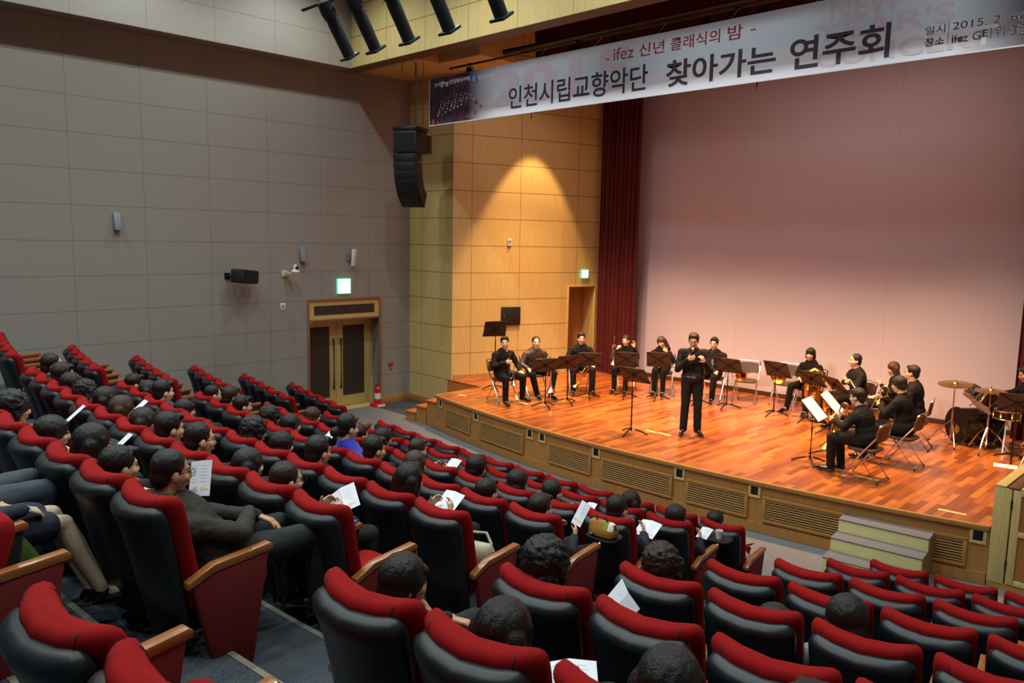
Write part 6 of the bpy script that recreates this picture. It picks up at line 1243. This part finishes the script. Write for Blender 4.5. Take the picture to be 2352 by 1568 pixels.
    for i, xx in enumerate((6.15, 6.7, 7.35, 8.05, 8.85)):
        t = thing('spotlight', 'black ellipsoidal theatre spotlight, %s from the left on the bar' % ORD[i], 'spotlight', (xx, -6.0, 6.6), 0.08, 'spotlights on the lighting bar')
        D = Matrix.Translation((0, 0.02, -0.17)) @ RX(math.radians(34))       # local -Z is the beam
        m = MB(); m.lathe([(0.06, 0.19), (0.085, 0.17), (0.095, 0.05), (0.085, -0.03)], D, 20); m.build('lamp_housing', HOUS, t)
        m = MB(); m.lathe([(0.07, -0.02), (0.078, -0.10), (0.074, -0.40), (0.074, -0.5)], D, 20); m.build('lens_tube', HOUS, t)
        m = MB(); m.v = []; m.bb(-0.095, 0.095, -0.095, 0.095, -0.53, -0.5); m.v = [D @ v for v in m.v]; m.build('gel_frame', HOUS, t, bevel=0.004)
        m = MB(); m.lathe([(0.066, -0.531), (0.066, -0.535)], D, 20); m.build('lens', M('lens_glass', '#55606a', 0.08, spec=0.8), t)
        m = MB(); m.tube([D @ V((-0.115, 0, 0.02)), V((-0.115, 0, -0.12)), V((-0.06, 0, -0.05)), V((0.06, 0, -0.05)), V((0.115, 0, -0.12)), D @ V((0.115, 0, 0.02))], 0.011, 8); m.cyl((0, 0, -0.06), (0, 0, 0.03), 0.018); m.build('yoke', HOUS, t)
        m = MB()
        for s in (-1, 1): m.cyl(D @ V((s * 0.08, 0, -0.06)), D @ V((s * 0.16, 0, -0.06)), 0.006, n=6)
        m.build('shutter_handles', STEEL, t)
    # ---------------- the banner
    bx0, bx1, bz0, bz1, by = 1.93, 13.4, 6.045, 6.955, -1.0
    bn = thing('banner', 'long pale concert banner with Korean lettering hung over the stage', 'banner', (0, by, 0))
    m = MB(); loops = []; N = 60
    for i in range(N + 1):
        u = i / N; x = bx0 + (bx1 - bx0) * u; w_ = 0.0008 * math.sin(u * 40)
        loops.append([V((x, w_, bz0)), V((x, w_ * 1.5, (bz0 + bz1) / 2)), V((x, 0, bz1)), V((x, 0.004, bz1)), V((x, 0.004 + w_, bz0))])
    m.loft(loops); cloth = M('banner_cloth', '#c8cdd6', 0.7); o = m.build('cloth', cloth, bn, angle=60)
    nt = cloth.node_tree; b = nt.nodes['Principled BSDF']; tc = nt.nodes.new('ShaderNodeTexCoord'); sp = nt.nodes.new('ShaderNodeSeparateXYZ'); nt.links.new(tc.outputs['Object'], sp.inputs[0])
    def ramp(sock, lo, hi, stops):
        mr = nt.nodes.new('ShaderNodeMapRange'); mr.inputs[1].default_value = lo; mr.inputs[2].default_value = hi; nt.links.new(sock, mr.inputs[0]); cr = nt.nodes.new('ShaderNodeValToRGB'); nt.links.new(mr.outputs[0], cr.inputs[0])
        cr.color_ramp.elements[0].position = stops[0][0]; cr.color_ramp.elements[0].color = lin(stops[0][1]); cr.color_ramp.elements[1].position = stops[-1][0]; cr.color_ramp.elements[1].color = lin(stops[-1][1])
        for ps, cl in stops[1:-1]: e = cr.color_ramp.elements.new(ps); e.color = lin(cl)
        return cr.outputs[0]
    base = ramp(sp.outputs[2], bz0, bz1, [(0.0, '#dcdae2'), (0.3, '#d8d4da'), (0.5, '#c4d2e0'), (1.0, '#cdd2d8')])
    nz = nt.nodes.new('ShaderNodeTexNoise'); nz.inputs['Scale'].default_value = 5.0; nz.inputs['Detail'].default_value = 4; nt.links.new(tc.outputs['Object'], nz.inputs['Vector'])
    dk = nt.nodes.new('ShaderNodeValToRGB'); nt.links.new(nz.outputs['Fac'], dk.inputs[0]); dk.color_ramp.elements[0].position = 0.4; dk.color_ramp.elements[0].color = lin('#141022'); dk.color_ramp.elements[1].position = 0.68; dk.color_ramp.elements[1].color = lin('#5a2038')
    def mixf(a, c, fac):
        mx = nt.nodes.new('ShaderNodeMix'); mx.data_type = 'RGBA'; nt.links.new(fac, mx.inputs[0]); nt.links.new(a, mx.inputs[6]); nt.links.new(c, mx.inputs[7]); return mx.outputs[2]
    f1 = ramp(sp.outputs[0], bx0 + 1.15, bx0 + 1.95, [(0.0, '#ffffff'), (0.55, '#a0a0a0'), (1.0, '#000000')]); f2 = ramp(sp.outputs[0], 11.6, 12.3, [(0.0, '#000000'), (1.0, '#f0f0f0')])
    nt.links.new(mixf(mixf(base, dk.outputs[0], f1), dk.outputs[0], f2), b.inputs['Base Color'])
    K = lambda x, z, dy=0.012: Matrix(((1, 0, 0, x), (0, 0, -1, -dy), (0, 1, 0, z), (0, 0, 0, 1)))
    INK = M('banner_ink', '#22263a', 0.7); INK2 = M('banner_brown_ink', '#3a2a34', 0.7); REDI = M('banner_red_ink', '#8a2638', 0.7); PALE = M('banner_pale_pink', '#cdc0cb', 0.7); WHT = M('banner_white', '#d4d6dc', 0.7); BLU = M('logo_blue', '#3a7ad0', 0.6)
    def fit(body, x0, x1, z0, z1, mt, off=0.0, nm='lettering', dy=0.012):
        o = text(body, 1.0, mt, Matrix(), None, nm, 0.0, off); me = o.data; xs = [v.co.x for v in me.vertices]; ys = [v.co.y for v in me.vertices]
        kx = (x1 - x0) / (max(xs) - min(xs)); kz = (z1 - z0) / (max(ys) - min(ys)); ax, ay = min(xs), min(ys)
        for v in me.vertices: v.co = V((x0 + (v.co.x - ax) * kx, -dy * 0.35, z0 + (v.co.y - ay) * kz))
        o.parent = bn; return o
    fit('2015', 3.72, 6.95, 6.20, 6.86, PALE, 0.03, 'faint_numerals', 0.010)
    fit('NEW', 10.1, 11.0, 6.66, 6.93, PALE, 0.02, 'faint_lettering', 0.010); fit("YEAR'S", 9.9, 11.6, 6.42, 6.66, PALE, 0.02, 'faint_lettering', 0.010); fit('CONCERT', 9.95, 12.05, 6.10, 6.32, PALE, 0.02, 'faint_lettering', 0.010)
    fit('인천시립교향악단', 4.2, 7.27, 6.14, 6.54, INK, 0.012)
    fit('찾아가는', 7.6, 9.38, 6.13, 6.52, INK2, 0.02); fit('연주회', 9.58, 10.88, 6.12, 6.54, INK2, 0.02)
    fit('-', 6.43, 6.50, 6.70, 6.72, REDI); fit('ifez', 6.58, 6.98, 6.665, 6.86, REDI, 0.0); fit('신년', 7.08, 7.55, 6.66, 6.85, REDI, 0.01); fit('클래식의', 7.66, 8.50, 6.66, 6.85, REDI, 0.01); fit('밤', 8.62, 8.86, 6.66, 6.86, REDI, 0.01); fit('-', 8.98, 9.06, 6.74, 6.76, REDI)
    for dy, mt, of in ((0.010, WHT, 0.03), (0.012, M('banner_black_ink', '#12141c', 0.7), 0.0)):
        nm = 'lettering' if of == 0 else 'lettering_outline'
        fit('일시', 11.28, 11.50, 6.31, 6.41, mt, of, nm, dy); fit('장소', 11.28, 11.50, 6.175, 6.275, mt, of, nm, dy); fit('2015. 2. 6(금)', 11.58, 12.50, 6.30, 6.42, mt, of, nm, dy); fit('ifez G타워 3층', 11.58, 12.36, 6.165, 6.285, mt, of, nm, dy)
    m = MB(); m.bb(11.535, 11.54, -0.013, -0.011, 6.17, 6.42); m.build('divider_line', REDI, bn)
    # logo strip and the little orchestra picture at the left end
    m = MB(); m.add([(2.10, -0.012, 6.86), (2.2, -0.012, 6.83), (2.1, -0.012, 6.76), (2.26, -0.012, 6.87), (2.18, -0.012, 6.82), (2.26, -0.012, 6.77)], [(0, 2, 1), (3, 4, 5)]); m.build('flag_mark', M('logo_teal', '#7fb8c8', 0.6), bn, flat=True)
    fit('ifez', 2.27, 2.52, 6.755, 6.875, WHT, 0.05, 'logo_lettering'); fit('인천경제자유구역청', 2.53, 3.14, 6.785, 6.87, WHT, 0.03, 'logo_lettering')
    m = MB(); m.lathe([(0.07, 0), (0.07, 0.004)], T(3.28, -0.008, 6.80) @ RX(PI / 2), 24); m.build('round_logo', BLU, bn); m = MB(); m.tube([(3.28 + 0.035 * math.cos(q), -0.014, 6.80 + 0.035 * math.sin(q)) for q in [0.6 + 5.0 * i / 14 for i in range(15)]], 0.009, 6); m.build('round_logo_mark', WHT, bn)
    fit('인천광역시', 3.37, 3.80, 6.765, 6.845, WHT, 0.03, 'logo_lettering')
    rnd = random.Random(3); m = MB(); d2_ = MB()
    for row in range(7):
        for i in range(11 - row):
            x = 2.22 + 0.115 * i + 0.02 * row + rnd.uniform(-0.02, 0.02); z = 6.20 + 0.052 * row + 0.025 * i + rnd.uniform(-0.01, 0.01); s = 0.05 - 0.005 * row - 0.0012 * i
            q = rnd.uniform(-0.3, 0.3)
            (m if rnd.random() < 0.75 else d2_).quad((x - s * .5, -0.013, z), (x + s * .5, -0.013, z + q * 0.03), (x + s * .5 + q * .02, -0.013, z + s * .8), (x - s * .5 + q * .02, -0.013, z + s * .75))
    m.build('pictured_players', M('picture_pale', '#cac6ce', 0.8), bn, flat=True); d2_.build('pictured_players', M('picture_warm', '#8a6a52', 0.8), bn, flat=True)
    m = MB()
    for x, z, r in ((2.05, 6.10, 0.05), (2.2, 6.08, 0.03), (3.3, 6.18, 0.035), (3.32, 6.36, 0.04), (3.45, 6.28, 0.025), (2.06, 6.36, 0.02), (3.1, 6.12, 0.03)): m.lathe([(r, 0), (r, 0.001)], T(x, -0.011, z) @ RX(PI / 2), 18)
    m.build('pictured_lights', M('picture_red', '#a03a44', 0.8), bn, flat=True)
    m = MB(); m.bb(bx0 - 0.01, bx1, -0.008, 0.008, bz0 - 0.012, bz0 + 0.004); m.bb(bx0 - 0.012, bx0 + 0.004, -0.008, 0.008, bz0, bz1); m.build('white_hem', WHT, bn)
    m = MB()
    for x in [2.4 + 1.25 * i for i in range(9)]: m.tube([(x, 0.0, bz1 - 0.01), (x, 0.12, bz1 + 0.1), (x, 0.25, 7.17)], 0.006, 6)
    m.build('tie_cords', M('white_cord', '#b0b0b0', 0.7), bn)
    for x, z0_ in ((4.75, 6.04), (9.1, 6.04)):
        m = MB(); m.cyl((x, 0.03, z0_ - 0.10), (x, 0.03, z0_ + 0.02), 0.012, n=8); m.build('bottom_weight', BLACKM, bn)
    for i, x in enumerate((2.85, 5.6, 8.6)):
        t = thing('stage_lantern', 'small black stage lantern clamped on the batten, %s from the left' % ORD[i], 'spotlight', (x, -0.75, 7.16), 0.4, 'lanterns on the banner batten'); m = MB(); m.cyl((0, 0, -0.03), (0, 0, 0.03), 0.02); m.tube([(-0.07, 0, -0.16), (-0.07, 0, -0.05), (0.07, 0, -0.05), (0.07, 0, -0.16)], 0.009, 8); m.build('yoke', BLACKM, t); m = MB(); m.lathe([(0.04, 0.09), (0.065, 0.05), (0.065, -0.1), (0.075, -0.12)], T(0, 0, -0.15) @ RX(0.5), 16); m.build('lamp_housing', BLACKM, t)
build_audience()
build_seats()
build_stage_things()
build_players()
build_fittings()
bpy.data.scenes.remove(TMP)
